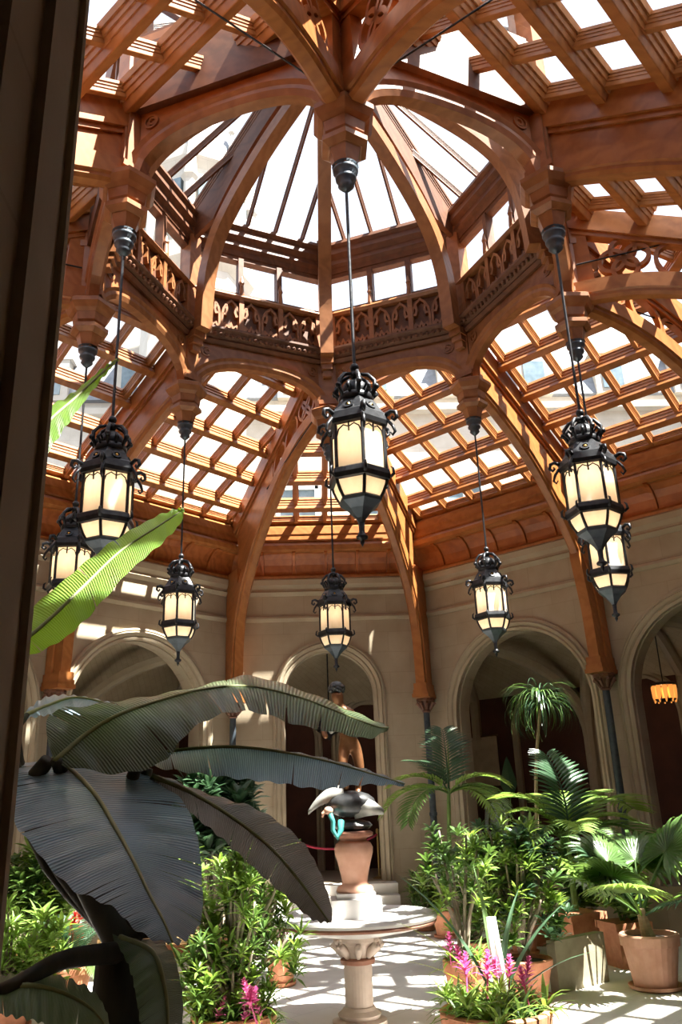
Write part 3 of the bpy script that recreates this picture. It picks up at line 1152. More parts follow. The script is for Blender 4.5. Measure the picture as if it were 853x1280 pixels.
# ================================================================== FOUNTAIN
M['marble'] = simple('worn_pink_marble', (.46, .36, .30), (.60, .50, .43), .45, 5, 0, .1)
M['marble_w'] = simple('white_marble', (.48, .46, .45), (.60, .58, .56), .4, 4, 0, .05)
M['terra'] = simple('terracotta', (.42, .155, .075), (.55, .235, .125), .75, 9, 0, .12)
M['terra_pale'] = simple('pale_terracotta', (.52, .27, .18), (.62, .35, .25), .7, 7, 0, .12)
M['red_brown'] = simple('red_brown_stone', (.26, .10, .06), (.36, .17, .11), .6, 8, 0, .1)
ft = tag(empty('fountain'), 'round stone basin on a carved column with a terracotta baluster pedestal', 'fountain')
MB().lathe([(.30, 0), (.30, .06), (.22, .08), (.24, .12), (.19, .16), (.17, .19)], 32).build('base', 'marble', ft)
MB().lathe([(.155, .17), (.158, .62)], 28).build('shaft', 'marble', ft, smooth=False)
MB().lathe([(.155, .60), (.19, .61), (.195, .65), (.16, .67)], 28).build('neck_ring', 'red_brown', ft)
cp = MB().lathe([(.15, .66), (.16, .72), (.20, .80), (.27, .84), (.27, .88)], 28)
co = cp.build('capital', 'marble', ft)
for k in range(8):
    t = 2 * math.pi * k / 8
    c_, s_ = math.cos(t), math.sin(t)
    MB().tube([(.155 * c_, .155 * s_, .68), (.20 * c_, .20 * s_, .74), (.27 * c_, .27 * s_, .80), (.30 * c_, .30 * s_, .775)], [.03, .05, .045, .02], 6).build('acanthus_leaf', 'marble', co, smooth=True)
for k in range(4):
    t = math.pi / 4 + math.pi / 2 * k
    MB().tube([(.30 * math.cos(t) + .045 * math.cos(q) * math.cos(t), .30 * math.sin(t) + .045 * math.cos(q) * math.sin(t), .835 + .045 * math.sin(q)) for q in [i * .7 for i in range(9)]], .018, 6).build('volute', 'marble', co, smooth=True)
bs = MB().lathe([(.22, .87), (.40, .90), (.70, .955), (.86, 1.00), (.87, 1.005)], 64).build('basin', 'marble_w', ft, smooth=True)
MB().lathe([(.84, 1.0), (.895, 1.005), (.905, 1.025), (.885, 1.045), (.84, 1.05)], 64).build('rim_shade_band', 'red_brown', bs)  # shade under the basin rim, put into a red-brown band
MB().lathe([(.80, 1.04), (.905, 1.045), (.92, 1.075), (.905, 1.10), (.86, 1.105), (.80, 1.08), (.02, 1.075)], 64).build('basin_top', 'marble_w', bs, smooth=False)
pl = MB().box((0, 0, 1.17), (.56, .56, .20)).build('plinth', 'marble_w', ft)
MB().box((0, 0, 1.295), (.44, .44, .07)).build('plinth_cap', 'marble_w', pl)
pd = MB().lathe([(.20, 1.32), (.215, 1.35), (.20, 1.39), (.155, 1.41), (.145, 1.44), (.16, 1.52), (.19, 1.64), (.22, 1.74), (.225, 1.80), (.20, 1.85), (.155, 1.875)], 32).build('pedestal', 'terra_pale', ft, smooth=True)
MB().lathe([(.15, 1.86), (.16, 1.90), (.23, 1.93), (.235, 1.96), (.2, 1.98), (.02, 1.98)], 32).build('pedestal_cap', 'red_brown', pd)

# ================================================================== SCULPTURE
M['bronze'] = simple('warm_bronze', (.20, .085, .035), (.34, .16, .075), .32, 9, .55, .15)
M['bronze_dark'] = simple('dark_bronze', (.035, .036, .038), (.085, .085, .085), .36, 9, .5, .2)
M['verdigris'] = simple('verdigris', (.02, .20, .18), (.05, .30, .27), .7, 18, .1, .2)
M['grey_lead'] = simple('grey_patina', (.20, .195, .18), (.34, .33, .30), .55, 9, .2, .2)


def skin(name, verts, edges, radii, mat, parent, sub=2, root=0):
    me = bpy.data.meshes.new(name)
    me.from_pydata(verts, edges, [])
    o = link(name, me, mat, parent)
    md = o.modifiers.new('skin', 'SKIN')
    sv = me.skin_vertices[0].data if me.skin_vertices else None
    if sv is None:
        bpy.context.view_layer.objects.active = o
        import bmesh
        b = bmesh.new(); b.from_mesh(me); b.verts.layers.skin.verify(); b.to_mesh(me); b.free()
        sv = me.skin_vertices[0].data
    for i, r in enumerate(radii):
        rr = r if isinstance(r, tuple) else (r, r)
        sv[i].radius = rr
        sv[i].use_root = (i == root)
    md.use_smooth_shade = True
    s_ = o.modifiers.new('sub', 'SUBSURF')
    s_.levels = sub
    s_.render_levels = sub
    dg = bpy.context.evaluated_depsgraph_get()
    ev = o.evaluated_get(dg)
    m2 = bpy.data.meshes.new_from_object(ev)
    o.modifiers.clear()
    o.data = m2
    if not m2.materials:
        m2.materials.append(M[mat] if isinstance(mat, str) else mat)
    m2.polygons.foreach_set('use_smooth', [True] * len(m2.polygons))
    return o


sculp = tag(empty('sculpture', (0, 0, 1.98)), 'bronze boy striding over a goose with spread wings on the fountain pedestal', 'sculpture')
bk = MB().ball((0, 0, .06), .2, 12, (1.15, 1, .35)).build('rock_base', 'bronze_dark', sculp)
# boy: pelvis 0, striding, leaning to the left, arms round the geese
bv = [(.0, 0, .98), (-.03, 0, 1.10), (-.07, .0, 1.24), (-.10, 0, 1.36), (-.115, -.01, 1.44), (-.13, -.03, 1.52), (-.14, -.05, 1.62),   # 0-6 trunk, head
      (.07, 0, .93), (.11, -.05, .70), (.08, 0, .46), (.07, -.06, .40),              # 7-10 right leg
      (-.07, 0, .93), (-.10, -.10, .72), (-.06, -.02, .50), (-.07, -.09, .46),       # 11-14 left leg
      (.03, 0, 1.35), (.14, -.06, 1.20), (.06, -.16, 1.10), (.02, -.18, 1.08),       # 15-18 right arm
      (-.22, -.01, 1.33), (-.32, -.05, 1.18), (-.30, -.15, 1.08), (-.28, -.18, 1.05)]
be = [(0, 1), (1, 2), (2, 3), (3, 4), (4, 5), (5, 6), (0, 7), (7, 8), (8, 9), (9, 10), (0, 11), (11, 12), (12, 13), (13, 14),
      (3, 15), (15, 16), (16, 17), (17, 18), (3, 19), (19, 20), (20, 21), (21, 22)]
br_ = [(.13, .10), (.12, .09), (.13, .10), (.12, .09), .05, .085, .08, .085, .058, .038, .03, .085, .058, .038, .03, .055, .042, .032, .03, .055, .042, .032, .03]
boy = skin('boy_figure', bv, be, br_, 'bronze', sculp)
hr = MB().ball((-.14, -.035, 1.66), .095, 12, (1, 1, .8))
for k in range(14):
    t = k * 2.4
    hr.ball((-.14 + .075 * math.cos(t), -.03 + .075 * math.sin(t), 1.64 + .02 * math.sin(k * 3)), .035, 6)
hr.build('curly_hair', 'bronze_dark', boy, smooth=True)
# goose body, wings, neck and head with verdigris
gb = MB().ball((-.02, -.05, .30), .24, 16, (1.25, .75, .62)).build('goose_body', 'bronze_dark', sculp, smooth=True)


def wing(pts, wd, th, name, mat):
    mb = MB()
    c = spline(pts, 10)
    vs_ = []
    for i, p in enumerate(c):
        f = i / 10
        w_ = wd * (1 - .75 * f ** 1.5)
        vs_ += [(p[0], p[1] - .02, p[2] + w_), (p[0], p[1] + th, p[2] + w_ * .3), (p[0], p[1] - .02, p[2] - w_), (p[0], p[1] - th - .02, p[2])]
    fs_ = [(i * 4 + k, i * 4 + (k + 1) % 4, i * 4 + 4 + (k + 1) % 4, i * 4 + 4 + k) for i in range(10) for k in range(4)]
    fs_ += [(3, 2, 1, 0), (40, 41, 42, 43)]
    return mb.add(vs_, fs_).build(name, mat, sculp, smooth=True)


wing([(-.10, -.06, .42), (-.28, -.1, .40), (-.42, -.12, .32), (-.52, -.12, .22)], .10, .05, 'goose_wing', 'grey_lead')
wing([(.02, -.10, .26), (.14, -.14, .26), (.26, -.14, .24), (.36, -.12, .20)], .13, .06, 'goose_wing', 'grey_lead')
nk = MB().tube([(-.14, -.16, .12), (-.15, -.20, .02), (-.19, -.22, -.06), (-.24, -.20, .02), (-.235, -.20, .12), (-.27, -.2, .20)], [.04, .035, .03, .026, .026, .032], 10).build('goose_neck', 'verdigris', sculp, smooth=True)
MB().ball((-.285, -.2, .235), .05, 10, (1.1, .9, .9)).build('goose_head', 'terra_pale', nk, smooth=True)
MB().tube([(-.31, -.2, .235), (-.35, -.2, .20), (-.36, -.2, .16)], [.025, .022, .012], 8).build('goose_beak', 'terra_pale', nk)
ng = MB().tube([(-.2, -.16, 1.12), (-.26, -.2, 1.22), (-.24, -.22, 1.36), (-.20, -.2, 1.42)], [.045, .04, .04, .03], 8).build('second_goose_neck', 'grey_lead', sculp, smooth=True)

# ================================================================== CORRIDOR THINGS
def on_wall(px, py, a, dist):
    N, T = frame(a)
    d = ray(px, py)
    return CAM + d * ((dist - CAM.dot(N)) / d.dot(N))


M['tapestry'] = simple('faded_tan_tapestry', (.42, .34, .24), (.55, .46, .34), .9, 5, 0, .1)
M['gilt_frame'] = simple('dull_gilt_frame', (.10, .06, .03), (.16, .10, .05), .5, 8, .3, .1)
N45, T45 = frame(45)
pc = on_wall(604, 952, 45, 11.02)
hx, hz_ = .46, .60
tp = tag(empty('tapestry', (pc.x, pc.y, pc.z)), 'tan tapestry panel hung on the dark red corridor wall', 'tapestry')
MB().prism([(-hx, -hz_), (hx, -hz_), (hx, hz_), (-hx, hz_)], (0, 0, 0), T45, Zv, N45, 0, .03).build('cloth', 'tapestry', tp)
MB().tube([T45 * (-hx - .06) + Zv * (hz_ + .02), T45 * (hx + .06) + Zv * (hz_ + .02)], .02, 8).build('hanging_pole', 'gilt_frame', tp)

pc = on_wall(832, 872, 45, 9.6)
ch = tag(empty('chandelier', pc), 'small amber glass chandelier glowing in the dark corridor arch', 'chandelier')
ma, ta, ba, oa = nodes_of('amber_shade')
ba.inputs['Base Color'].default_value = (.6, .22, .04, 1)
ba.inputs['Emission Color'].default_value = (1, .36, .07, 1)
ba.inputs['Emission Strength'].default_value = .75
M['amber'] = ma
MB().tube([(0, 0, .30), (0, 0, 5.85 - pc.z)], .012, 6).build('chain', 'iron', ch)
MB().lathe([(.24, .24), (.26, .25), (.26, .28), (.22, .30), (.03, .33), (.02, .27), (.22, .26)], 20).build('hoop', 'iron', ch)
MB().lathe([(.14, -.08), (.22, -.06), (.23, -.03), (.14, -.05)], 20).build('lower_hoop', 'iron', ch)
for k in range(10):
    t = 2 * math.pi * k / 10
    MB().lathe([(.01, -.10), (.025, -.04), (.04, .02), (.045, .1), (.05, .22), (.03, .25)], 8, (.21 * math.cos(t), .21 * math.sin(t), 0)).build('glass_shade', 'amber', ch)
ld = bpy.data.lights.new('chandelier_light', 'POINT'); ld.energy = 5; ld.color = (1, .5, .18); ld.shadow_soft_size = .1
lo = bpy.data.objects.new('chandelier_light', ld); COL.objects.link(lo); lo.parent = ch; lo.location = (0, 0, .1)

# hanging lamp in the far arch
hl_ = tag(empty('hanging_lamp', (.02, 9.9, 3.9)), 'unlit dark iron lamp hanging behind the far archway', 'lamp')
MB().tube([(0, 0, .55), (0, 0, 2.2)], .02, 6).build('chain', 'iron', hl_)
MB().lathe([(.02, -.15), (.08, -.05), (.28, .05), (.30, .10), (.24, .30), (.10, .45), (.03, .56)], 8).build('lamp_body', 'iron', hl_)
MB().lathe([(.30, .08), (.34, .10), (.34, .14), (.30, .16)], 16).build('lamp_hoop', 'iron', hl_)

# rope barrier
M['rope'] = simple('crimson_rope', (.30, .02, .05), (.42, .04, .08), .8, 30, 0, .2)
M['brass'] = simple('dull_brass', (.35, .22, .08), (.45, .3, .12), .35, 9, .8, 0)
rb = tag(empty('rope_barrier', (0, 8.95, ZF)), 'crimson rope slung between two posts across the far archway', 'rope barrier')
for s in (-1, 1):
    p_ = MB().lathe([(.15, 0), (.15, .02), (.03, .05), (.022, .1), (.022, .90), (.04, .92), (.035, .98), (.01, 1.0)], 14, (s * .98, 0, 0)).build('post', 'brass', rb)
pts = [(-.98 + 1.96 * i / 16, 0, .88 - .26 * (1 - ((i - 8) / 8) ** 2)) for i in range(17)]
MB().tube(pts, .025, 8).build('rope', 'rope', rb, smooth=True)

# visitor in the corridor
M['skin'] = simple('skin', (.55, .33, .24), (.62, .38, .28), .5, 6, 0, 0)
M['shirt'] = simple('pale_blue_shirt', (.60, .64, .68), (.70, .74, .78), .85, 10, 0, .2)
M['trousers'] = simple('dark_trousers', (.03, .032, .04), (.05, .052, .06), .85, 10, 0, .2)
M['hair'] = simple('brown_grey_hair', (.10, .065, .045), (.16, .11, .08), .7, 20, 0, .4)
pc = on_wall(619, 1003, 45, 9.2)
pe = tag(empty('person', (pc.x, pc.y, ZF), R_(-25)), 'visitor in a pale shirt standing in the corridor behind the plants', 'person')
pv = [(0, 0, .92), (0, 0, 1.06), (0, .01, 1.22), (0, .01, 1.36), (0, 0, 1.44), (0, -.01, 1.50), (0, -.01, 1.60),
      (.09, 0, .88), (.10, -.01, .48), (.10, .02, .09), (.10, -.12, .04),
      (-.09, 0, .88), (-.10, -.01, .48), (-.10, .02, .09), (-.10, -.12, .04),
      (.18, .01, 1.34), (.23, .02, 1.08), (.21, -.08, .86), (.20, -.12, .78),
      (-.18, .01, 1.34), (-.23, .02, 1.08), (-.21, -.08, .86), (-.20, -.12, .78)]
prd = [(.16, .11), (.15, .10), (.165, .11), (.14, .09), .06, .055, .05, .09, .06, .042, .035, .09, .06, .042, .035, .06, .045, .036, .035, .06, .045, .036, .035]
body = skin('body', pv, be, prd, 'shirt', pe)
body.data.materials.append(M['trousers']); body.data.materials.append(M['skin'])
for p in body.data.polygons:
    c = p.center
    if c.z < .98 and abs(c.x) < .17 and not (c.z > .70 and abs(c.x) > .165):
        p.material_index = 1
    if c.z > 1.445 or (c.z < .86 and abs(c.x) > .17):
        p.material_index = 2
hd = MB()
hd.ball((0, -.01, 1.60), .105, 16, (.78, .95, 1.15))
hd.ball((0, -.108, 1.595), .018, 8, (.8, 1, 1.2))
for s in (-1, 1):
    hd.ball((s * .083, 0, 1.595), .026, 8, (.5, .9, 1.3))
ho = hd.build('head', 'skin', pe, smooth=True)
M['eye'] = simple('dark_eye', (.02, .015, .01), (.03, .02, .015), .3, 9, 0, 0)
for s in (-1, 1):
    MB().ball((s * .033, -.098, 1.615), .010, 8).build('eye', 'eye', ho)
MB().ball((0, -.096, 1.548), .02, 8, (1.2, .4, .35)).build('mouth', 'rope', ho)
MB().ball((0, .015, 1.645), .108, 14, (.84, .98, .95)).build('hair', 'hair', ho, smooth=True)
for s in (-1, 1):
    hn = MB().ball((s * .20, -.13, .745), .042, 10, (.55, .9, 1.0))
    for k in range(4):
        hn.tube([(s * .20, -.15 + .02 * k - .01, .72), (s * .197, -.155 + .02 * k, .675), (s * .19, -.15 + .02 * k, .64 + .006 * abs(k - 1.5))], [.010, .009, .007], 6)
    hn.tube([(s * .19, -.165, .755), (s * .175, -.19, .72), (s * .17, -.195, .69)], [.011, .010, .008], 6)
    hn.build('hand', 'skin', pe, smooth=True)
# ================================================================== EXTERIOR
M['limestone'] = stone_mat('pale_limestone', (.55, .51, .45), (.66, .62, .56), True, 1.2, .6)  # pale stone of the outer buildings
M['slate'] = simple('slate_roof', (.16, .18, .21), (.24, .26, .30), .6, 4, 0, .1)
M['win_glass'] = simple('window_glass_dark', (.12, .17, .20), (.2, .26, .3), .1, 3, 0, 0)
M['white_paint'] = simple('white_paint', (.70, .70, .68), (.78, .78, .76), .6, 4, 0, 0)


def wing_house(name, org, rz, Lw, H, rows, cols, label, roof=True, z0=6.6):
    root = tag(empty(name, org, rz), label, 'building')
    MB().box((0, 1.5, (H + 0) / 2), (Lw, 3.0, H)).build('wall', 'limestone', root, uv=lambda c: (c.x + 50, c.z))
    for z, g in ((H - .6, .35), (H * .66, .2)):
        MB().box((0, -.05, z), (Lw + .2, .5 + g, .28)).build('cornice', 'limestone', root)
    for r in range(rows):
        for c in range(cols):
            x = -Lw / 2 + Lw * (c + .5) / cols
            z = z0 + 3.4 * r
            f = MB()
            f.box((x, -.06, z + 1.1), (1.7, .2, .18)).box((x, -.06, z - 1.1), (1.7, .2, .18)).box((x - .78, -.06, z), (.16, .2, 2.3)).box((x + .78, -.06, z), (.16, .2, 2.3)).box((x, -.06, z), (.10, .14, 2.1)).box((x, -.06, z + .3), (1.5, .14, .10))
            wo = f.build('window', 'white_paint', root)
            MB().box((x, -.01, z), (1.5, .06, 2.1)).build('window_glass', 'win_glass', wo)
    if roof:
        MB().prism([(-.3, H), (3.3, H), (2.4, H + 4.5), (.9, H + 4.5)], (0, 0, 0), (0, 1, 0), Zv, (1, 0, 0), -Lw / 2, Lw / 2).build('roof', 'slate', root)
        for c in range(cols):
            x = -Lw / 2 + Lw * (c + .5) / cols
            d = MB().box((x, .3, H + .9), (1.5, 1.4, 1.9)).prism([(-.9, 0), (.9, 0), (0, 1.5)], (x, -.45, H + 1.85), (1, 0, 0), Zv, (0, 1, 0), 0, 1.4)
            do = d.build('dormer', 'limestone', root)
            MB().box((x, -.42, H + .85), (.9, .06, 1.3)).build('dormer_glass', 'win_glass', do)
    return root


wing_house('house_facade', (1, 21, 0), 0, 34, 18.5, 3, 10, 'pale limestone mansion front with tall windows beyond the far skylight')
wing_house('house_wing', (16.5, 6, 0), R_(-90), 27, 17.5, 3, 9, 'pale limestone side wing with white framed windows beyond the skylight')
tw = tag(empty('stair_tower', (-4.5, 17, 0)), 'carved limestone stair tower with pinnacles seen through the dome glass', 'tower')
MB().lathe([(2.0, 0), (2.0, 21), (2.3, 21.3), (2.3, 22), (1.9, 22.2), (1.9, 25.5), (2.2, 25.9), (2.2, 26.4)], 8).build('shaft', 'limestone', tw, uv=lambda c: (c.x, c.z))
MB().lathe([(2.1, 26.4), (.1, 33)], 8).build('spire', 'slate', tw)
for k in range(8):
    t = math.pi / 4 * k
    p = (2.1 * math.cos(t), 2.1 * math.sin(t), 22.0)
    MB().lathe([(.22, 0), (.22, 2.6), (.34, 2.8), (.28, 3.0), (.05, 5.4), (.14, 5.5), (.02, 5.8)], 6, p).build('pinnacle', 'limestone', tw)
    MB().box((1.88 * math.cos(t + .39), 1.88 * math.sin(t + .39), 23.8), (.2, .9, 2.2), t + .39).build('window', 'win_glass', tw)

# ================================================================== PLANTS
M['leaf'] = leaf_mat('green_leaf', (.06, .125, .03), (.12, .21, .06), .35, .35)
M['leaf_bright'] = leaf_mat('bright_green_leaf', (.14, .245, .045), (.24, .37, .09), .42, .38)
M['leaf_dark'] = leaf_mat('dark_blue_green_leaf', (.035, .08, .04), (.07, .135, .07), .28, .33)
M['leaf_olive'] = leaf_mat('yellow_green_leaf', (.16, .21, .03), (.28, .33, .06), .4, .45)
M['banana'] = leaf_mat('banana_leaf', (.20, .31, .42), (.31, .44, .56), .08, .28, 2.0, 5)  # bluish skylight sheen is put into the base colour
M['banana_under'] = leaf_mat('banana_leaf_underside', (.07, .115, .05), (.12, .17, .085), .25, .33, 2.0, 5)
M['banana_grey'] = leaf_mat('weathered_banana_leaf', (.20, .185, .165), (.30, .28, .25), .12, .35, 2.0, 5)
M['banana_lit'] = leaf_mat('lit_young_banana_leaf', (.13, .27, .03), (.22, .38, .06), .5, .4, 2.0, 5)  # green brightened in the colour for sun shining through the leaf
M['rib'] = simple('pale_midrib', (.22, .25, .10), (.32, .34, .16), .4, 8, 0, .1)
M['stem_dark'] = simple('dark_pseudostem', (.028, .026, .018), (.055, .052, .03), .6, 5, 0, .2, stretch=(4, 4, .6))
M['bark'] = simple('grey_bark', (.20, .16, .12), (.32, .27, .21), .8, 14, 0, .4)
M['bark_tan'] = simple('tan_palm_trunk', (.30, .22, .12), (.42, .32, .19), .8, 10, 0, .4, stretch=(1, 1, 4))
M['soil'] = simple('dark_soil', (.03, .02, .014), (.06, .042, .03), .95, 25, 0, .6)
M['pink'] = leaf_mat('pink_bract', (.55, .10, .26), (.72, .24, .42), .35, .5)
M['red'] = leaf_mat('red_bract', (.36, .04, .02), (.50, .09, .04), .3, .5)
M['green_stem'] = simple('green_stem', (.09, .16, .035), (.15, .24, .06), .5, 8, 0, .1)
M['slab'] = simple('mossy_stone_slab', (.22, .19, .12), (.32, .285, .19), .85, 5, 0, .3)
M['rattan'] = simple('tan_rattan', (.50, .30, .12), (.64, .42, .19), .5, 14, 0, .2)
M['sunlit_trunk'] = simple('sunlit_pale_trunk', (.62, .60, .52), (.75, .73, .66), .5, 8, 0, .1)  # sunlight on a trunk, put into a pale colour


def blade(mb, path, widths, side, fold=.25, nseg=None):
    """leaf strip: left, mid, right verts along the path"""
    m = len(path)
    vs_ = []
    for i, p in enumerate(path):
        p = Vector(p)
        d = Vector(path[min(i + 1, m - 1)]) - Vector(path[max(i - 1, 0)])
        sv = Vector(side)
        sv = sv - d * (sv.dot(d) / max(1e-9, d.dot(d)))
        if sv.length < 1e-6:
            sv = Vector((1, 0, 0))
        sv.normalize()
        n_ = d.normalized().cross(sv)
        w_ = widths[i]
        vs_ += [p - sv * w_ + n_ * (w_ * fold), p, p + sv * w_ + n_ * (w_ * fold)]
    fs_ = []
    for i in range(m - 1):
        a = i * 3
        fs_ += [(a, a + 1, a + 4, a + 3), (a + 1, a + 2, a + 5, a + 4)]
    mb.add(vs_, fs_)


def arc(base, az, elev, ln, droop, n=7):
    """curve leaving base at elevation, bending down"""
    pts = [Vector(base)]
    e = elev
    for i in range(n):
        pts.append(pts[-1] + Vector((math.cos(az) * math.cos(e), math.sin(az) * math.cos(e), math.sin(e))) * (ln / n))
        e -= droop / n
    return pts


def leafw(n, w, peak=.4, tip=.02):
    out = []
    for i in range(n):
        f = i / (n - 1)
        v = (f / peak) ** .7 if f < peak else max(0, (1 - f) / (1 - peak)) ** .75
        out.append(max(w * v, .0015))
    return out


def frond_mesh(name, ln, elev, droop, leaf_len, nl, mat, rng, wid=.016, vee=.5, sag=.6):
    mb = MB()
    pts = arc((0, 0, 0), 0, elev, ln, droop, 16)
    mb.tube(pts, [.014 * (1 - .8 * i / 16) + .002 for i in range(17)], 6)
    for k in range(nl):
        f = .16 + .83 * k / (nl - 1)
        i = min(15, int(f * 16)); t = f * 16 - i
        p = pts[i].lerp(pts[i + 1], t)
        d = (pts[i + 1] - pts[i]).normalized()
        l = leaf_len * (.45 + .75 * math.sin(math.pi * min(1, f * .95) ** .85)) * rng.uniform(.9, 1.08)
        for s in (-1, 1):
            up = Vector((-d.z, 0, d.x))
            v = (Vector((0, s, 0)) * .86 + d * .55 + up * vee * .5).normalized()
            q = [p]
            vv = v.copy()
            for _ in range(4):
                q.append(q[-1] + vv * (l / 4))
                vv = (vv - Zv * sag * .28).normalized()
            blade(mb, q, leafw(5, wid * rng.uniform(.85, 1.2), .35), d.cross(v) .cross(v) , .3)
    me = mb.mesh(name)
    me.materials.append(M[mat])
    return me


def fan_mesh(name, r, n, mat, rng, pet=.6, elev=1.0):
    mb = MB()
    pts = arc((0, 0, 0), 0, elev, pet, .35, 6)
    mb.tube(pts, [.014, .013, .012, .011, .010, .009, .008], 6)
    c = pts[-1]
    d = (pts[-1] - pts[-2]).normalized()
    up = Vector((-d.z, 0, d.x))
    for k in range(n):
        t = -2.3 + 4.6 * k / (n - 1)
        v = (d * math.cos(t) + Vector((0, 1, 0)) * math.sin(t) + up * .10).normalized()
        l = r * (1 - .22 * abs(t / 2.3) ** 2) * rng.uniform(.93, 1.05)
        q = [c]
        vv = v.copy()
        for j in range(6):
            q.append(q[-1] + vv * (l / 6))
            vv = (vv - Zv * (.03 + .07 * j)).normalized()
        w_ = [.002, r * .035, r * .06, r * .066, r * .045, r * .028, .002]
        blade(mb, q, w_, up.cross(v), .35)
    me = mb.mesh(name)
    me.materials.append(M[mat])
    return me


def rosette_mesh(name, n, ln, w_, mat, rng, e0=.2, e1=1.2, droop=.7, peak=.6):
    mb = MB()
    for k in range(n):
        az = k * 2.4 + rng.uniform(-.2, .2)
        f = k / n
        el = e0 + (e1 - e0) * f
        l = ln * rng.uniform(.75, 1.1)
        p = arc((0, 0, rng.uniform(-.5, .1) * ln * .6 * (1 - f)), az, el, l, droop * rng.uniform(.6, 1.3), 4)
        blade(mb, p, leafw(5, w_ * rng.uniform(.85, 1.1), peak), (-math.sin(az), math.cos(az), 0), .25)
    me = mb.mesh(name)
    me.materials.append(M[mat])
    return me


def put(name, me, parent, loc, rz=0.0, sc_=1.0, tilt=0.0, ty=0.0):
    o = link(name, me, None, parent)
    o.location = loc
    o.rotation_euler = (tilt, ty, rz)
    o.scale = (sc_,) * 3
    return o


def pot_parts(root, r, h, mat='terra', saucer=True, taper=.70, rim=True):
    prof = [(r * taper, 0.02), (r * taper * 1.02, .04)]
    if rim:
        prof += [(r * .93, h * .78), (r * 1.0, h * .79), (r * 1.02, h * .97), (r * .98, h), (r * .88, h), (r * .86, h * .90)]
    else:
        prof += [(r * .97, h * .95), (r, h), (r * .9, h), (r * .88, h * .92)]
    MB().lathe(prof, 28).build('pot', mat, root)
    MB().lathe([(.01, h * .90), (r * .885, h * .905)], 20, cap=False).build('soil', 'soil', root)
    if saucer:
        MB().lathe([(r * .78, 0), (r * .90, .02), (r * .92, .055), (r * .88, .055), (r * .80, .025), (.02, .025)], 28).build('saucer', mat, root)


def G(px, py, z=0.0):       # point of the garden floor seen at a pixel
    d = ray(px, py)
    return CAM + d * ((z - CAM.z) / d.z)


rg = random.Random(11)
FR_A = [frond_mesh('frond', 1.0, 1.0, 1.6, .34, 20, 'leaf_bright', rg, .024), frond_mesh('frond', 1.0, .9, 1.9, .34, 20, 'leaf', rg, .024), frond_mesh('frond', 1.0, 1.25, 1.0, .36, 20, 'leaf_dark', rg, .024)]
FAN = [fan_mesh('fan_leaf', .52, 26, 'leaf', rg), fan_mesh('fan_leaf', .55, 26, 'leaf_bright', rg, .7), fan_mesh('fan_leaf', .5, 24, 'leaf_dark', rg, .55), fan_mesh('fan_leaf', .55, 26, 'leaf_olive', rg, .7)]
ROS = [rosette_mesh('leaf_rosette', 16, .20, .034, 'leaf', rg), rosette_mesh('leaf_rosette', 16, .22, .03, 'leaf_bright', rg), rosette_mesh('leaf_rosette', 14, .20, .036, 'leaf_dark', rg)]
ROSN = [rosette_mesh('leaf_rosette', 15, .22, .017, 'leaf_bright', rg, .0, 1.2, .6, .5), rosette_mesh('leaf_rosette', 15, .22, .017, 'leaf', rg, 0, 1.2, .6, .5)]
BROM = [rosette_mesh('strap_rosette', 20, .42, .022, 'leaf', rg, .25, 1.3, 1.5, .35), rosette_mesh('strap_rosette', 20, .40, .024, 'leaf_bright', rg, .25, 1.3, 1.6, .35)]


def spike_mesh(name, mat, rng):
    mb = MB()
    mb.tube([(0, 0, 0), (0, 0, .30)], .008, 6)
    for k in range(26):
        f = k / 26
        az = k * 2.4
        p = arc((0, 0, .12 + .20 * f), az, .5 + .5 * f, .10 * (1.25 - f), .5, 3)
        blade(mb, p, [.006, .016, .012, .002], (-math.sin(az), math.cos(az), 0), .3)
    me = mb.mesh(name)
    me.materials.append(M[mat])
    return me


SPK = spike_mesh('flower_spike', 'pink', rg)
SPKR = spike_mesh('flower_spike', 'red', rg)


# ---- fan palm in a terracotta pot
b = G(821, 1236)
fp = tag(empty('potted_fan_palm', b), 'fan palm with pleated leaves in a round terracotta pot beside the stone slab', 'potted plant')
pot_parts(fp, .36, .62, 'terra_pale')
MB().tube([(0, 0, .55), (-.03, 0, .70), (-.06, 0, .90)], [.09, .07, .05], 10).build('stem', 'bark_tan', fp)
for az, sc_, el, kind in ((2.7, 1.2, .2, 1), (3.3, 1.15, .3, 0), (2.1, 1.3, -.1, 0), (.6, 1.35, .1, 1), (4.2, 1.15, .4, 1), (1.2, 1.4, .0, 0),
                          (5.4, 1.1, .5, 2), (-.3, 1.25, .45, 1), (2.8, 1.2, -.1, 2), (.2, 1.5, -.15, 0), (3.8, 1.2, .1, 0), (1.7, 1.2, .2, 1)):
    put('fan_leaf', FAN[kind], fp, (-.05, 0, .80), az, sc_, 0, el)

# ---- mossy slab
p, q = G(695, 1242), G(757, 1226)
mid = (p + q) / 2
sl_ = tag(MB().box((0, 0, .29), ((q - p).length, .13, .58)).build('stone_slab', 'slab'), 'upright mossy stone slab standing between the terracotta pots', 'slab')
sl_.location = mid
sl_.rotation_euler = (0, 0, math.atan2(q.y - p.y, q.x - p.x))


# ---- square planters with palms
PLANTER_AT = [Vector((3.50, 3.36, 0)), Vector((3.95, 2.60, 0)), Vector((3.98, 4.55, 0))]


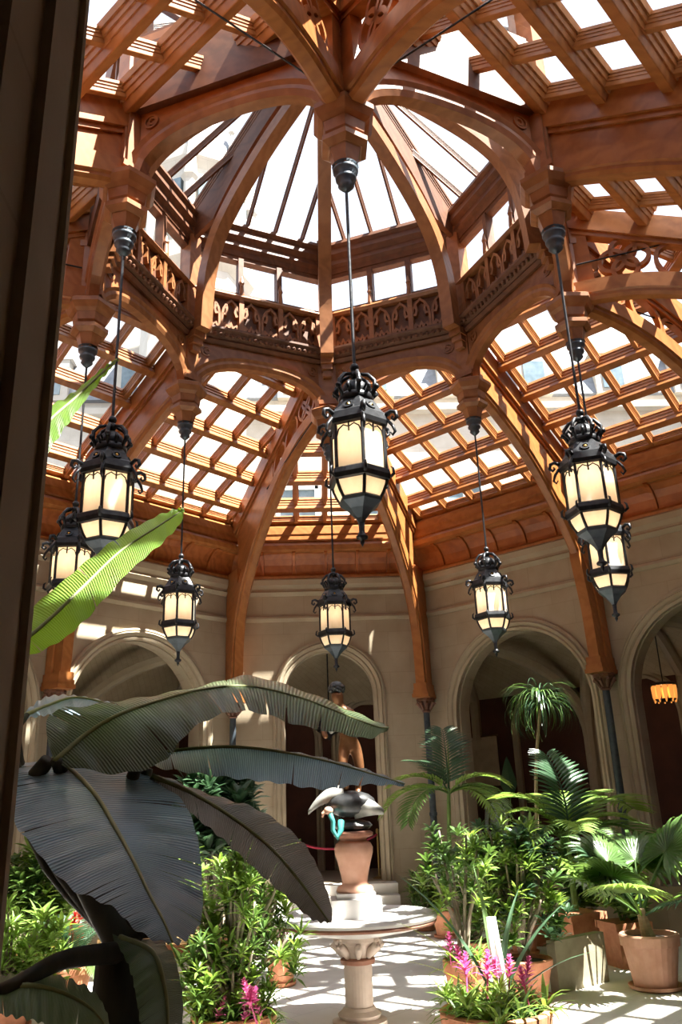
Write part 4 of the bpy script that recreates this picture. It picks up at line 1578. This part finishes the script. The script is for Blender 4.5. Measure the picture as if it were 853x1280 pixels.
def planter(spot, wd, h, label, rz):
    b = PLANTER_AT[spot]
    o = tag(empty('potted_palm', b, rz), label, 'potted plant')
    t = wd * .40
    m_ = MB().add([(-t, -t, 0), (t, -t, 0), (t, t, 0), (-t, t, 0), (-wd / 2, -wd / 2, h), (wd / 2, -wd / 2, h), (wd / 2, wd / 2, h), (-wd / 2, wd / 2, h)],
                  [(0, 3, 2, 1), (0, 1, 5, 4), (1, 2, 6, 5), (2, 3, 7, 6), (3, 0, 4, 7), (4, 5, 6, 7)])
    m_.build('planter', 'terra', o)
    for s in (-1, 1):
        MB().box((0, s * wd / 2, h - .05), (wd + .06, .04, .10)).build('planter_rim', 'terra', o)
        MB().box((s * wd / 2, 0, h - .05), (.04, wd + .06, .10)).build('planter_rim', 'terra', o)
    return o, h


o, h = planter(0, .60, .64, 'feathery palm in a square tapered terracotta planter behind the stone slab', R_(20))
MB().tube([(0, 0, h - .1), (.02, 0, h + .5)], [.06, .04], 8).build('stem', 'green_stem', o)
for az, sc_, ty, k in ((2.7, .9, -.15, 0), (.2, 1.6, .1, 0), (3.5, .95, .1, 1), (1.6, 1.2, -.45, 2), (1.2, 1.05, -.3, 0), (5.0, .9, .2, 1), (2.2, 1.2, -.2, 0), (.7, 1.55, .0, 0), (5.8, 1.0, .1, 0), (4.3, .9, .15, 0), (-.2, 1.6, .35, 1), (3.2, .9, .3, 1)):
    put('frond', FR_A[k], o, (.02, 0, h + .95), az, sc_ * 1.2, 0, ty - .12)
MB().tube([(0, 0, h - .1), (.02, 0, h + 1.02)], [.05, .035], 8).build('trunk', 'green_stem', o)
o, h = planter(1, .52, .58, 'broad leaved plant in a square terracotta planter next to the fan palm', R_(12))
for k in range(16):
    az = k * 2.4
    put('leaf_rosette', ROS[k % 3], o, (.22 * math.cos(az), .22 * math.sin(az), h + .12 + .10 * (k % 5)), az, 1.5, rg.uniform(-.4, .4), rg.uniform(-.4, .4))
for k in range(4):
    MB().tube([(0, 0, h - .08), (.15 * math.cos(k * 1.6), .15 * math.sin(k * 1.6), h + .4)], .015, 6).build('stem', 'green_stem', o)

# ---- round leaved plant beside
o, h = planter(2, .5, .5, 'glossy leafed shrub in a square terracotta planter under the tufted palm', R_(5))
for k in range(22):
    az = k * 2.4
    r = .10 + .035 * (k % 8)
    put('leaf_rosette', ROS[(k + 1) % 3], o, (r * math.cos(az) * 1.2, r * math.sin(az), h + .1 + .16 * (k % 6)), az, 1.6, rg.uniform(-.5, .5), rg.uniform(-.5, .5))
for k in range(5):
    MB().tube([(0, 0, h - .08), (.2 * math.cos(k * 1.3), .2 * math.sin(k * 1.3), h + .75)], .014, 6).build('stem', 'green_stem', o)


# ---- tall tufted palm (ponytail head on a thin trunk)
def tuft_palm(b, top, label):
    o = tag(empty('tufted_palm', b), label, 'potted plant')
    pot_parts(o, .24, .42)
    t = top - b
    pts = spline([(0, 0, .35), (t.x * .2 + .03, t.y * .2, t.z * .35), (t.x * .6 - .03, t.y * .6, t.z * .7), (t.x, t.y, t.z)], 16)
    MB().tube(pts, [.045 - .02 * i / 16 for i in range(17)], 8).build('trunk', 'bark_tan', o, smooth=True)
    for q in range(6):
        mb = MB()
        for k in range(26):
            az = rg.uniform(0, 6.28)
            el = rg.uniform(.1, 1.5)
            p = arc((t.x, t.y, t.z), az, el, rg.uniform(.7, 1.15), rg.uniform(2.5, 3.3), 8)
            blade(mb, p, leafw(9, .014, .25), (-math.sin(az), math.cos(az), 0), .3)
        mb.build('leaf_tuft', 'leaf_dark' if q % 2 else 'leaf', o, fix=False)
    return o


b = Vector((3.25, 4.75, 0))
tuft_palm(b, at(676, 880, b.y), 'tall palm with a drooping grassy tuft on a thin tan trunk')


# ---- terracotta pots with branching shrubs
def shrub(b, r, h, label, tips, ros, sc_=1.0, name='potted_shrub', stemmat='bark', mat='terra', pot=True):
    o = tag(empty(name, b), label, 'potted plant')
    if pot:
        pot_parts(o, r, h, mat)
    for (x, y, z) in tips:
        pts = spline([(0, 0, h * .85), (x * .3 + rg.uniform(-.03, .03), y * .3, h + (z - h) * .4), (x * .8, y * .8, h + (z - h) * .75), (x, y, z)], 10)
        MB().tube(pts, [.026 - .014 * i / 10 for i in range(11)], 6).build('branch', stemmat, o, smooth=True)
        for q in range(4):
            put('leaf_rosette', ros[rg.randrange(len(ros))], o, (x + rg.uniform(-.12, .12), y + rg.uniform(-.12, .12), z - .12 * q), rg.uniform(0, 6), sc_ * rg.uniform(.85, 1.15), rg.uniform(-.35, .35), rg.uniform(-.35, .35))
    return o


def cloud(n, rx, ry, z0, z1, seed):
    r = random.Random(seed)
    out = []
    for k in range(n):
        t = k * 2.4
        f = math.sqrt(r.uniform(.02, 1))
        out.append((rx * f * math.cos(t), ry * f * math.sin(t), r.uniform(z0, z1)))
    return out


b = Vector((1.19, -.10, 0))
ob = shrub(b, .25, .62, 'grey stemmed shrub with pale leaf rosettes in a tall terracotta pot by the basin', [(-.38, 0, 1.75), (-.18, .1, 1.95), (.1, -.1, 1.9), (.25, .1, 1.75), (-.05, .15, 1.6), (.2, -.15, 1.55), (-.28, -.1, 1.5)], ROS[:2], .85)
for k in range(5):
    az = k * 1.3 + 2
    put('strap_rosette', BROM[k % 2], ob, (.16 * math.cos(az), .16 * math.sin(az), .60), az, .8)
put('flower_spike', SPK, ob, (-.20, -.24, .60), 0, 1.0)
b = G(660, 1250)
ob = shrub(b, .34, .45, 'large dense green shrub in a terracotta pot between the grey stemmed shrub and the slab', cloud(40, .52, .45, .95, 1.98, 5), ROS + ROSN[:1], .9)
b = Vector((2.80, 3.92, 0))
shrub(b, .25, .48, 'bushy dark shrub in a plain orange pot behind the stone slab', cloud(20, .42, .4, .8, 1.7, 6), [ROS[0], ROS[2]], .95)
b = G(600, 1215)
shrub(b, .26, .4, 'leafy green shrub in a low pot at the foot of the feather palm', cloud(24, .55, .4, .7, 1.65, 8), [ROS[0], ROS[1], ROSN[1]], .95)
b = Vector((1.66, 6.92, 0))
shrub(b, .2, .25, 'low bright fern like shrub beside the stone steps', cloud(12, .24, .24, .62, .95, 9), ROSN, 1.1)

# ---- front bowl with pink bromeliads
b = G(626, 1338)
ob = tag(empty('bromeliad_bowl', b), 'wide terracotta bowl crowded with pink flowering bromeliads and strappy leaves', 'potted plant')
pot_parts(ob, .50, .48, 'terra', False, .8)
for k in range(16):
    az = k * 2.4
    r = .12 + .025 * k
    put('strap_rosette', BROM[k % 2], ob, (r * math.cos(az), r * math.sin(az), .44), az, rg.uniform(.75, 1.05))
for k, (x, y) in enumerate([(-.26, -.1), (-.10, -.2), (.12, -.1), (.27, -.18), (.02, .12), (-.18, .2), (.30, .1)]):
    put('flower_spike', SPK, ob, (x, y, rg.uniform(.5, .66)), k, rg.uniform(.9, 1.2), rg.uniform(-.3, .3), rg.uniform(-.35, .35))
for k in range(12):
    put('leaf_rosette', ROSN[0], ob, (rg.uniform(-.48, .3), rg.uniform(-.4, .2), rg.uniform(.5, .68)), k, 1.0, rg.uniform(-.4, .4))
# long strap leaves, and trunks painted pale for the sun on them
for az, el, l, w_, m_ in ((2.5, 1.15, 1.6, .035, 'leaf_dark'), (2.9, 1.0, 1.25, .03, 'leaf_olive'), (3.4, .8, 1.1, .028, 'leaf_olive'), (.9, 1.3, 1.2, .04, 'leaf_dark'), (.3, 1.1, 1.3, .04, 'leaf_dark'), (-.2, .8, 1.1, .035, 'leaf_dark'), (1.6, 1.4, 1.4, .035, 'leaf')):
    mb = MB()
    blade(mb, arc((.05, .05, .42), az, el, l, .7, 8), leafw(9, w_, .3), (-math.sin(az), math.cos(az), 0), .3)
    mb.build('strap_leaf', m_, ob, fix=False)
for x, lean, r in ((.05, -.02, .03), (.13, -.06, .035)):
    MB().tube([(x, .08, .40), (x + lean * .5, .08, .85), (x + lean, .1, 1.22)], [r, r * .95, r * .8], 10).build('pale_trunk', 'sunlit_trunk', ob, smooth=True)

# ---- feather palm against the far right pier
b = G(560, 1172)
top = at(561, 985, b.y)
ob = tag(empty('feather_palm', b), 'slim palm with arching feather fronds in front of the iron column', 'palm')
pot_parts(ob, .26, .45)
t = top - b
MB().tube(spline([(0, 0, .4), (t.x * .4 + .02, 0, t.z * .4), (t.x, 0, t.z)], 10), [.06 - .025 * i / 10 for i in range(11)], 8).build('trunk', 'green_stem', ob, smooth=True)
for az, sc_, ty, k in ((3.3, 1.25, .1, 0), (2.9, 1.45, .5, 0), (3.7, 1.3, .45, 1), (.1, 1.35, .35, 1), (-.4, 1.25, .15, 0), (1.5, 1.3, -.5, 2), (.5, 1.3, .6, 0), (2.2, 1.2, .2, 2)):
    put('frond', FR_A[k], ob, (t.x, 0, t.z - .1), az, sc_, 0, ty)
MB().tube([(t.x, 0, t.z), (t.x + .03, 0, t.z + .4), (t.x + .05, 0, t.z + .85)], [.025, .018, .006], 6).build('spear_leaf', 'green_stem', ob)

# ---- paddle leaf plant in the archway
b = Vector((*on_wall(637, 1060, 45, 8.6).xy, ZF))
ob = tag(empty('paddle_leaf_plant', b), 'dark plant with one upright paddle leaf standing in the shadowed archway', 'plant')
pot_parts(ob, .2, .32)
lp = at(636, 972, b.y) - b
mb = MB()
pth = [(0, 0, .3), (lp.x * .5, 0, lp.z * .5), (lp.x, 0, lp.z - .42)]
MB().tube(pth, [.018, .014, .01], 6).build('petiole', 'green_stem', ob)
blade(mb, [(lp.x, 0, lp.z - .45 + .9 * i / 9) for i in range(10)], leafw(10, .19, .35), (1, 0, 0), .2)
mb.build('paddle_leaf', 'leaf_dark', ob, fix=False)
for az, l in ((.4, .7), (2.6, .75), (4.4, .6)):
    mb = MB()
    blade(mb, arc((0, 0, .3), az, 1.2, l, 1.0, 8), leafw(9, .1, .6), (-math.sin(az), math.cos(az), 0), .2)
    mb.build('paddle_leaf', 'leaf_dark', ob, fix=False)

# ---- left group
b = G(292, 1335)
ob = shrub(b, .40, .45, 'tall bright green shrub with narrow leaves between the fountain and the banana plant', cloud(60, .55, .42, .6, 1.95, 21), ROSN + [ROS[1]], .85)
for k in range(8):
    az = k * .8
    put('strap_rosette', BROM[k % 2], ob, (.28 * math.cos(az), .28 * math.sin(az), .44), az, .9)
for x, y, z in ((.10, -.33, .50), (.17, -.30, .58), (.13, -.36, .40), (.24, -.36, .52), (-.18, -.3, .46), (.30, -.3, .44)):
    put('flower_spike', SPK, ob, (x, y, z - .1), x * 9, rg.uniform(.8, 1.2), rg.uniform(-.4, .4), rg.uniform(-.5, .5))
for az, el, l in ((2.7, 1.15, 1.0), (2.9, .9, .95), (2.3, 1.3, 1.15), (2.5, 1.05, 1.2), (3.2, .7, .8)):
    mb = MB()
    blade(mb, arc((-.25, -.2, .38), az, el, l, .35, 8), leafw(9, .03, .3), (-math.sin(az), math.cos(az), 0), .3)
    mb.build('strap_leaf', 'leaf_olive' if l < 1 else 'leaf', ob, fix=False)
b = G(352, 1232)
ob = tag(empty('bromeliad_pot', b), 'pink bromeliad with twisted bare stems in a small terracotta pot', 'potted plant')
pot_parts(ob, .22, .36)
for k in range(4):
    put('strap_rosette', BROM[k % 2], ob, (.07 * math.cos(k * 1.6), .07 * math.sin(k * 1.6), .34), k, .95)
for k in range(3):
    put('flower_spike', SPK, ob, (.10 * (k - 1) + .08, -.05, .50), k, 1.0)
for k in range(9):
    t = k * .7
    pts = [(-.05 + .02 * math.cos(t), .02 * math.sin(t), .34)]
    for j in range(1, 9):
        f = j / 8
        pts.append((-.05 + (.05 + .16 * f) * math.cos(t + 2.2 * f) * (.5 + f * .6), (.05 + .12 * f) * math.sin(t + 2.2 * f), .34 + .62 * f - .22 * max(0, f - .7) * (k % 3)))
    MB().tube(pts, .012, 5).build('twisted_stem', 'bark_tan', ob, smooth=True)
b = G(268, 1205)
shrub(b, .3, .45, 'small dark leaved tree behind the banana leaves near the arch', cloud(26, .6, .45, 1.85, 2.75, 31), [ROS[2]], 1.8)
b = Vector((-2.75, 5.25, 0))
shrub(b, .3, .4, 'bushy green plant behind the banana leaves', cloud(26, .5, .4, .75, 1.5, 32), ROS, 1.2)
b = Vector((*at(45, 1150, 3.75).xy, 0))
ob = shrub(b, .4, .4, 'broad leaved shrub growing behind the red flowering plant', cloud(34, .55, .5, .8, 1.8, 33), [ROS[1], ROS[0]], 1.3)
b = G(85, 1250)
ob = tag(empty('red_flowering_plant', b), 'plant with red flower spikes and narrow fronds beside the rattan chair', 'potted plant')
pot_parts(ob, .3, .4)
for k in range(9):
    put('frond', FR_A[1 + k % 2], ob, (0, 0, .38), k * .7, .68, 0, rg.uniform(-.3, .2))
for x, y, z in ((-.08, 0, .9), (.02, -.06, 1.0), (.10, .02, .82), (-.14, .05, .75), (.05, .08, 1.08)):
    put('flower_spike', SPKR, ob, (x, y, z - .3), x * 20, 1.15, rg.uniform(-.3, .3))
    MB().tube([(x * .3, y * .3, .36), (x, y, z - .25)], .012, 6).build('flower_stem', 'green_stem', ob)
b = Vector((*at(14, 1150, .6).xy, 0))
ob = shrub(b, .35, .4, 'low yellow green shrub beside the red flowering plant', cloud(22, .6, .4, .6, 1.3, 35), [ROS[1], ROSN[0]], 1.1)

# ---- rattan table and chair
tb = G(228, 1168, .74)
tz = tag(empty('rattan_table', (tb.x, tb.y, 0)), 'round rattan table with a woven top behind the banana plant', 'table')
MB().lathe([(.01, .70), (.60, .70), (.63, .715), (.63, .745), (.60, .76), (.01, .76)], 32).build('table_top', 'rattan', tz)
for k in range(4):
    t = math.pi / 4 + k * math.pi / 2
    MB().tube([(.42 * math.cos(t), .42 * math.sin(t), 0), (.34 * math.cos(t), .34 * math.sin(t), .35), (.45 * math.cos(t), .45 * math.sin(t), .71)], .02, 8).build('leg', 'rattan', tz, smooth=True)
for k in range(4):
    t = math.pi / 4 + k * math.pi / 2
    MB().tube([(.36 * math.cos(t), .36 * math.sin(t), .25), (.36 * math.cos(t + math.pi / 2), .36 * math.sin(t + math.pi / 2), .25)], .012, 6).build('stretcher', 'rattan', tz)
cb = G(150, 1215)
cz = tag(empty('rattan_chair', cb, R_(30)), 'rattan armchair with a pale cushion beside the round table', 'chair')
for x, y, h_ in ((-.28, -.28, .62), (.28, -.28, .62), (-.26, .28, 1.02), (.26, .28, 1.02)):
    MB().tube([(x, y, 0), (x, y, h_)], .02, 8).build('leg', 'rattan', cz)
MB().box((0, 0, .42), (.58, .58, .05)).build('seat', 'rattan', cz)
MB().box((0, 0, .50), (.52, .52, .11)).build('cushion', 'white_paint', cz)
for s in (-1, 1):
    MB().tube([(s * .28, -.30, .64), (s * .27, .28, .66)], .022, 8).build('armrest', 'rattan', cz)
    MB().tube([(s * .28, -.28, .45), (s * .28, .0, .63)], .014, 6).build('arm_brace', 'rattan', cz)
MB().tube([(-.26, .28, 1.0), (-.14, .31, 1.07), (.14, .31, 1.07), (.26, .28, 1.0)], .02, 8).build('back_rail', 'rattan', cz)
for k in range(7):
    x = -.21 + .07 * k
    MB().tube([(x, .29, .44), (x, .31, 1.05)], .010, 6).build('back_spindle', 'rattan', cz)


# ================================================================== BANANA PLANT (foreground)
def resample(st, n):
    ks = [spline([s[j] for s in st], n) for j in range(3)]
    return list(zip(*ks))


def banana_leaf(root, stations, mat, seed, tears=6, n=96, rib_r=.012, ripple=.005):
    """stations: (mid, left edge, right edge) as (px, py, Y) triples"""
    r = random.Random(seed)
    st = [tuple(np.array(at(*p)) for p in s) for s in stations]
    rs = resample(st, n)
    base = np.array(root.location)
    mb = MB()
    uvs = []
    NA = 6
    for side in (1, 2):
        cuts = sorted(r.sample(range(4, n - 3), tears)) if tears else []
        edges = [0] + cuts + [n]
        for e0_, e1_ in zip(edges, edges[1:]):
            idx = list(range(e0_, e1_ + 1))
            vs_ = []
            for i in idx:
                m_, e_ = rs[i][0], rs[i][side]
                g = 0.0
                if i == e0_ and e0_ > 0:
                    g = r.uniform(.15, .5)
                if i == e1_ and e1_ < n:
                    g = -r.uniform(.15, .5)
                sh = (rs[min(n, i + 1)][0] - rs[max(0, i - 1)][0]) * .5
                fold = np.array([0, 0, -1.0]) * np.linalg.norm(e_ - m_) * .10
                for k in range(NA + 1):
                    f = k / NA
                    p = m_ + (e_ - m_) * f + fold * f * f + sh * g * max(0, f - .25)
                    p = p + np.array([0, 0, 1.0]) * ripple * f * math.sin(i * .8 + side * 2) + np.array([0, 1.0, 0]) * ripple * f * math.cos(i * .6)
                    vs_.append(p - base)
                    uvs.append((f * (1 if side == 1 else -1), i / n * 8))
            c = NA + 1
            fs_ = [(a * c + k, a * c + k + 1, (a + 1) * c + k + 1, (a + 1) * c + k) for a in range(len(idx) - 1) for k in range(NA)]
            mb.add(vs_, fs_)
    me = bpy.data.meshes.new('leaf')
    me.from_pydata([tuple(v) for v in mb.v], [], mb.f)
    l = me.uv_layers.new()
    for lp in me.loops:
        l.data[lp.index].uv = uvs[lp.vertex_index]
    me.polygons.foreach_set('use_smooth', [True] * len(me.polygons))
    o = link('leaf', me, mat, root)
    MB().tube([rs[i][0] - base for i in range(0, n + 1, 2)], [rib_r * (1 - .8 * i / n) + .001 for i in range(0, n + 1, 2)], 6).build('midrib', 'rib', o, smooth=True)
    return o


ban = tag(empty('banana_plant', (-1.22, -6.75, 0)), 'large banana plant with torn drooping leaves beside the garden entrance', 'banana plant')
# big drooping leaf
banana_leaf(ban, [((66, 949, -6.45), (48, 950, -6.40), (84, 950, -6.40)),
                  ((84, 958, -6.60), (14, 956, -6.65), (150, 950, -6.50)),
                  ((118, 992, -6.82), (12, 1003, -6.90), (222, 984, -6.68)),
                  ((144, 1034, -7.02), (44, 1050, -7.12), (246, 1032, -6.88)),
                  ((166, 1074, -7.20), (88, 1100, -7.30), (253, 1090, -7.06)),
                  ((186, 1116, -7.34), (140, 1128, -7.42), (252, 1140, -7.22)),
                  ((204, 1150, -7.44), (172, 1160, -7.48), (238, 1165, -7.36)),
                  ((216, 1178, -7.5), (210, 1180, -7.5), (222, 1180, -7.5))], 'banana', 1, 8)
# long arching leaf over the top
banana_leaf(ban, [((68, 952, -6.7), (60, 930, -6.7), (80, 956, -6.7)),
                  ((108, 918, -6.6), (64, 886, -6.6), (150, 958, -6.75)),
                  ((150, 893, -6.55), (120, 876, -6.5), (205, 940, -6.75)),
                  ((200, 876, -6.45), (182, 866, -6.3), (236, 905, -6.7)),
                  ((255, 862, -6.35), (250, 852, -6.1), (278, 884, -6.6)),
                  ((312, 858, -6.2), (310, 838, -5.95), (322, 884, -6.4)),
                  ((375, 872, -6.0), (378, 858, -5.8), (372, 900, -6.2)),
                  ((430, 893, -5.8), (440, 885, -5.65), (424, 912, -5.95)),
                  ((470, 908, -5.65), (478, 902, -5.55), (462, 920, -5.75)),
                  ((486, 910, -5.6), (487, 909, -5.6), (485, 912, -5.6))], 'banana_under', 2, 7)
# leaf to the right, top side hanging
banana_leaf(ban, [((172, 948, -6.6), (170, 944, -6.5), (176, 953, -6.7)),
                  ((225, 938, -6.45), (222, 933, -6.2), (232, 958, -6.65)),
                  ((290, 934, -6.3), (288, 929, -6.05), (296, 966, -6.5)),
                  ((350, 940, -6.15), (350, 932, -5.9), (348, 972, -6.35)),
                  ((410, 952, -6.0), (412, 944, -5.8), (404, 980, -6.2)),
                  ((460, 966, -5.85), (464, 960, -5.7), (452, 978, -5.95)),
                  ((506, 980, -5.75), (507, 979, -5.75), (505, 982, -5.75))], 'banana', 3, 7)
# lower right leaf
banana_leaf(ban, [((190, 970, -6.6), (185, 976, -6.6), (198, 966, -6.55)),
                  ((240, 992, -6.6), (246, 1018, -6.7), (262, 988, -6.45)),
                  ((290, 1022, -6.55), (282, 1048, -6.65), (322, 1006, -6.4)),
                  ((336, 1058, -6.5), (322, 1085, -6.6), (374, 1042, -6.35)),
                  ((372, 1098, -6.45), (358, 1118, -6.5), (398, 1080, -6.3)),
                  ((400, 1136, -6.4), (388, 1146, -6.42), (414, 1128, -6.32)),
                  ((412, 1153, -6.38), (409, 1154, -6.38), (415, 1152, -6.38))], 'banana_grey', 4, 4)
# young leaf catching the sun
banana_leaf(ban, [((8, 815, -6.6), (0, 800, -6.6), (16, 826, -6.6)),
                  ((50, 785, -6.5), (26, 768, -6.4), (72, 800, -6.55)),
                  ((100, 738, -6.35), (84, 718, -6.25), (112, 765, -6.45)),
                  ((150, 690, -6.2), (140, 674, -6.1), (160, 712, -6.3)),
                  ((195, 660, -6.1), (188, 646, -6.0), (202, 676, -6.2)),
                  ((222, 642, -6.0), (218, 636, -6.0), (226, 652, -6.05)),
                  ((230, 636, -6.0), (229, 635, -6.0), (231, 637, -6.0))], 'banana_lit', 5, 3)
# upper left leaf
banana_leaf(ban, [((20, 600, -6.6), (18, 560, -6.6), (24, 625, -6.6)),
                  ((55, 535, -6.5), (48, 515, -6.45), (62, 560, -6.55)),
                  ((95, 497, -6.4), (90, 490, -6.35), (98, 510, -6.45)),
                  ((130, 464, -6.3), (128, 460, -6.3), (132, 468, -6.3)),
                  ((148, 448, -6.25), (147, 447, -6.25), (149, 449, -6.25))], 'banana_lit', 6, 0)
# blue green leaf behind
banana_leaf(ban, [((30, 895, -6.3), (28, 892, -6.3), (32, 898, -6.3)),
                  ((60, 882, -6.1), (58, 868, -6.0), (66, 890, -6.2)),
                  ((95, 872, -5.95), (95, 866, -5.8), (100, 888, -6.1)),
                  ((135, 880, -5.8), (138, 876, -5.7), (132, 892, -5.9)),
                  ((160, 890, -5.7), (161, 889, -5.7), (159, 891, -5.7))], 'banana', 7, 2)
# low dark leaves
banana_leaf(ban, [((-10, 1240, -7.3), (-14, 1222, -7.2), (-6, 1262, -7.4)),
                  ((30, 1232, -7.3), (30, 1208, -7.15), (34, 1268, -7.4)),
                  ((75, 1240, -7.25), (78, 1214, -7.1), (72, 1280, -7.35)),
                  ((115, 1262, -7.2), (122, 1240, -7.1), (108, 1300, -7.3)),
                  ((140, 1295, -7.15), (142, 1290, -7.15), (138, 1300, -7.15))], 'banana_under', 8, 3)
banana_leaf(ban, [((150, 1172, -6.9), (140, 1168, -6.9), (158, 1172, -6.9)),
                  ((190, 1190, -7.0), (162, 1205, -7.1), (210, 1180, -6.9)),
                  ((205, 1230, -7.05), (172, 1250, -7.15), (226, 1225, -6.95)),
                  ((210, 1275, -7.05), (180, 1290, -7.15), (228, 1275, -6.95)),
                  ((208, 1320, -7.0), (204, 1320, -7.0), (212, 1320, -7.0))], 'banana_under', 9, 3)
# pseudostem and leaf stalks
loc = Vector(ban.location)
A_ = at(165, 1180, -6.75) - loc
MB().tube([(0, 0, 0), (.02, 0, .7), (A_.x * .7, 0, 1.3), (A_.x, 0, A_.z)], [.20, .18, .16, .13], 16).build('pseudostem', 'stem_dark', ban, smooth=True)
for pts, r in (([(160, 1185, -6.75), (118, 1115, -6.7), (75, 1035, -6.65), (40, 985, -6.65), (60, 950, -6.7)], .075),
               ([(168, 1175, -6.7), (120, 1060, -6.6), (85, 985, -6.6), (70, 950, -6.7)], .06),
               ([(172, 1170, -6.7), (185, 1060, -6.6), (180, 985, -6.55), (185, 960, -6.55)], .055),
               ([(165, 1175, -6.75), (150, 1060, -6.65), (165, 975, -6.62), (178, 947, -6.6)], .05),
               ([(150, 1180, -6.7), (60, 1060, -6.6), (10, 930, -6.6), (0, 830, -6.6), (14, 808, -6.6)], .04),
               ([(150, 1180, -6.7), (40, 1040, -6.55), (10, 800, -6.6), (16, 660, -6.6), (24, 590, -6.6)], .035),
               ([(150, 1180, -6.7), (60, 1040, -6.5), (20, 930, -6.4), (34, 893, -6.3)], .03),
               ([(150, 1190, -6.85), (80, 1200, -7.1), (20, 1230, -7.3), (-10, 1240, -7.3)], .04)):
    pp = spline([np.array(at(*p)) - np.array(loc) for p in pts], 14)
    MB().tube(pp, [r * (1 - .6 * i / 14) for i in range(15)], 10).build('leaf_stalk', 'stem_dark', ban, smooth=True)
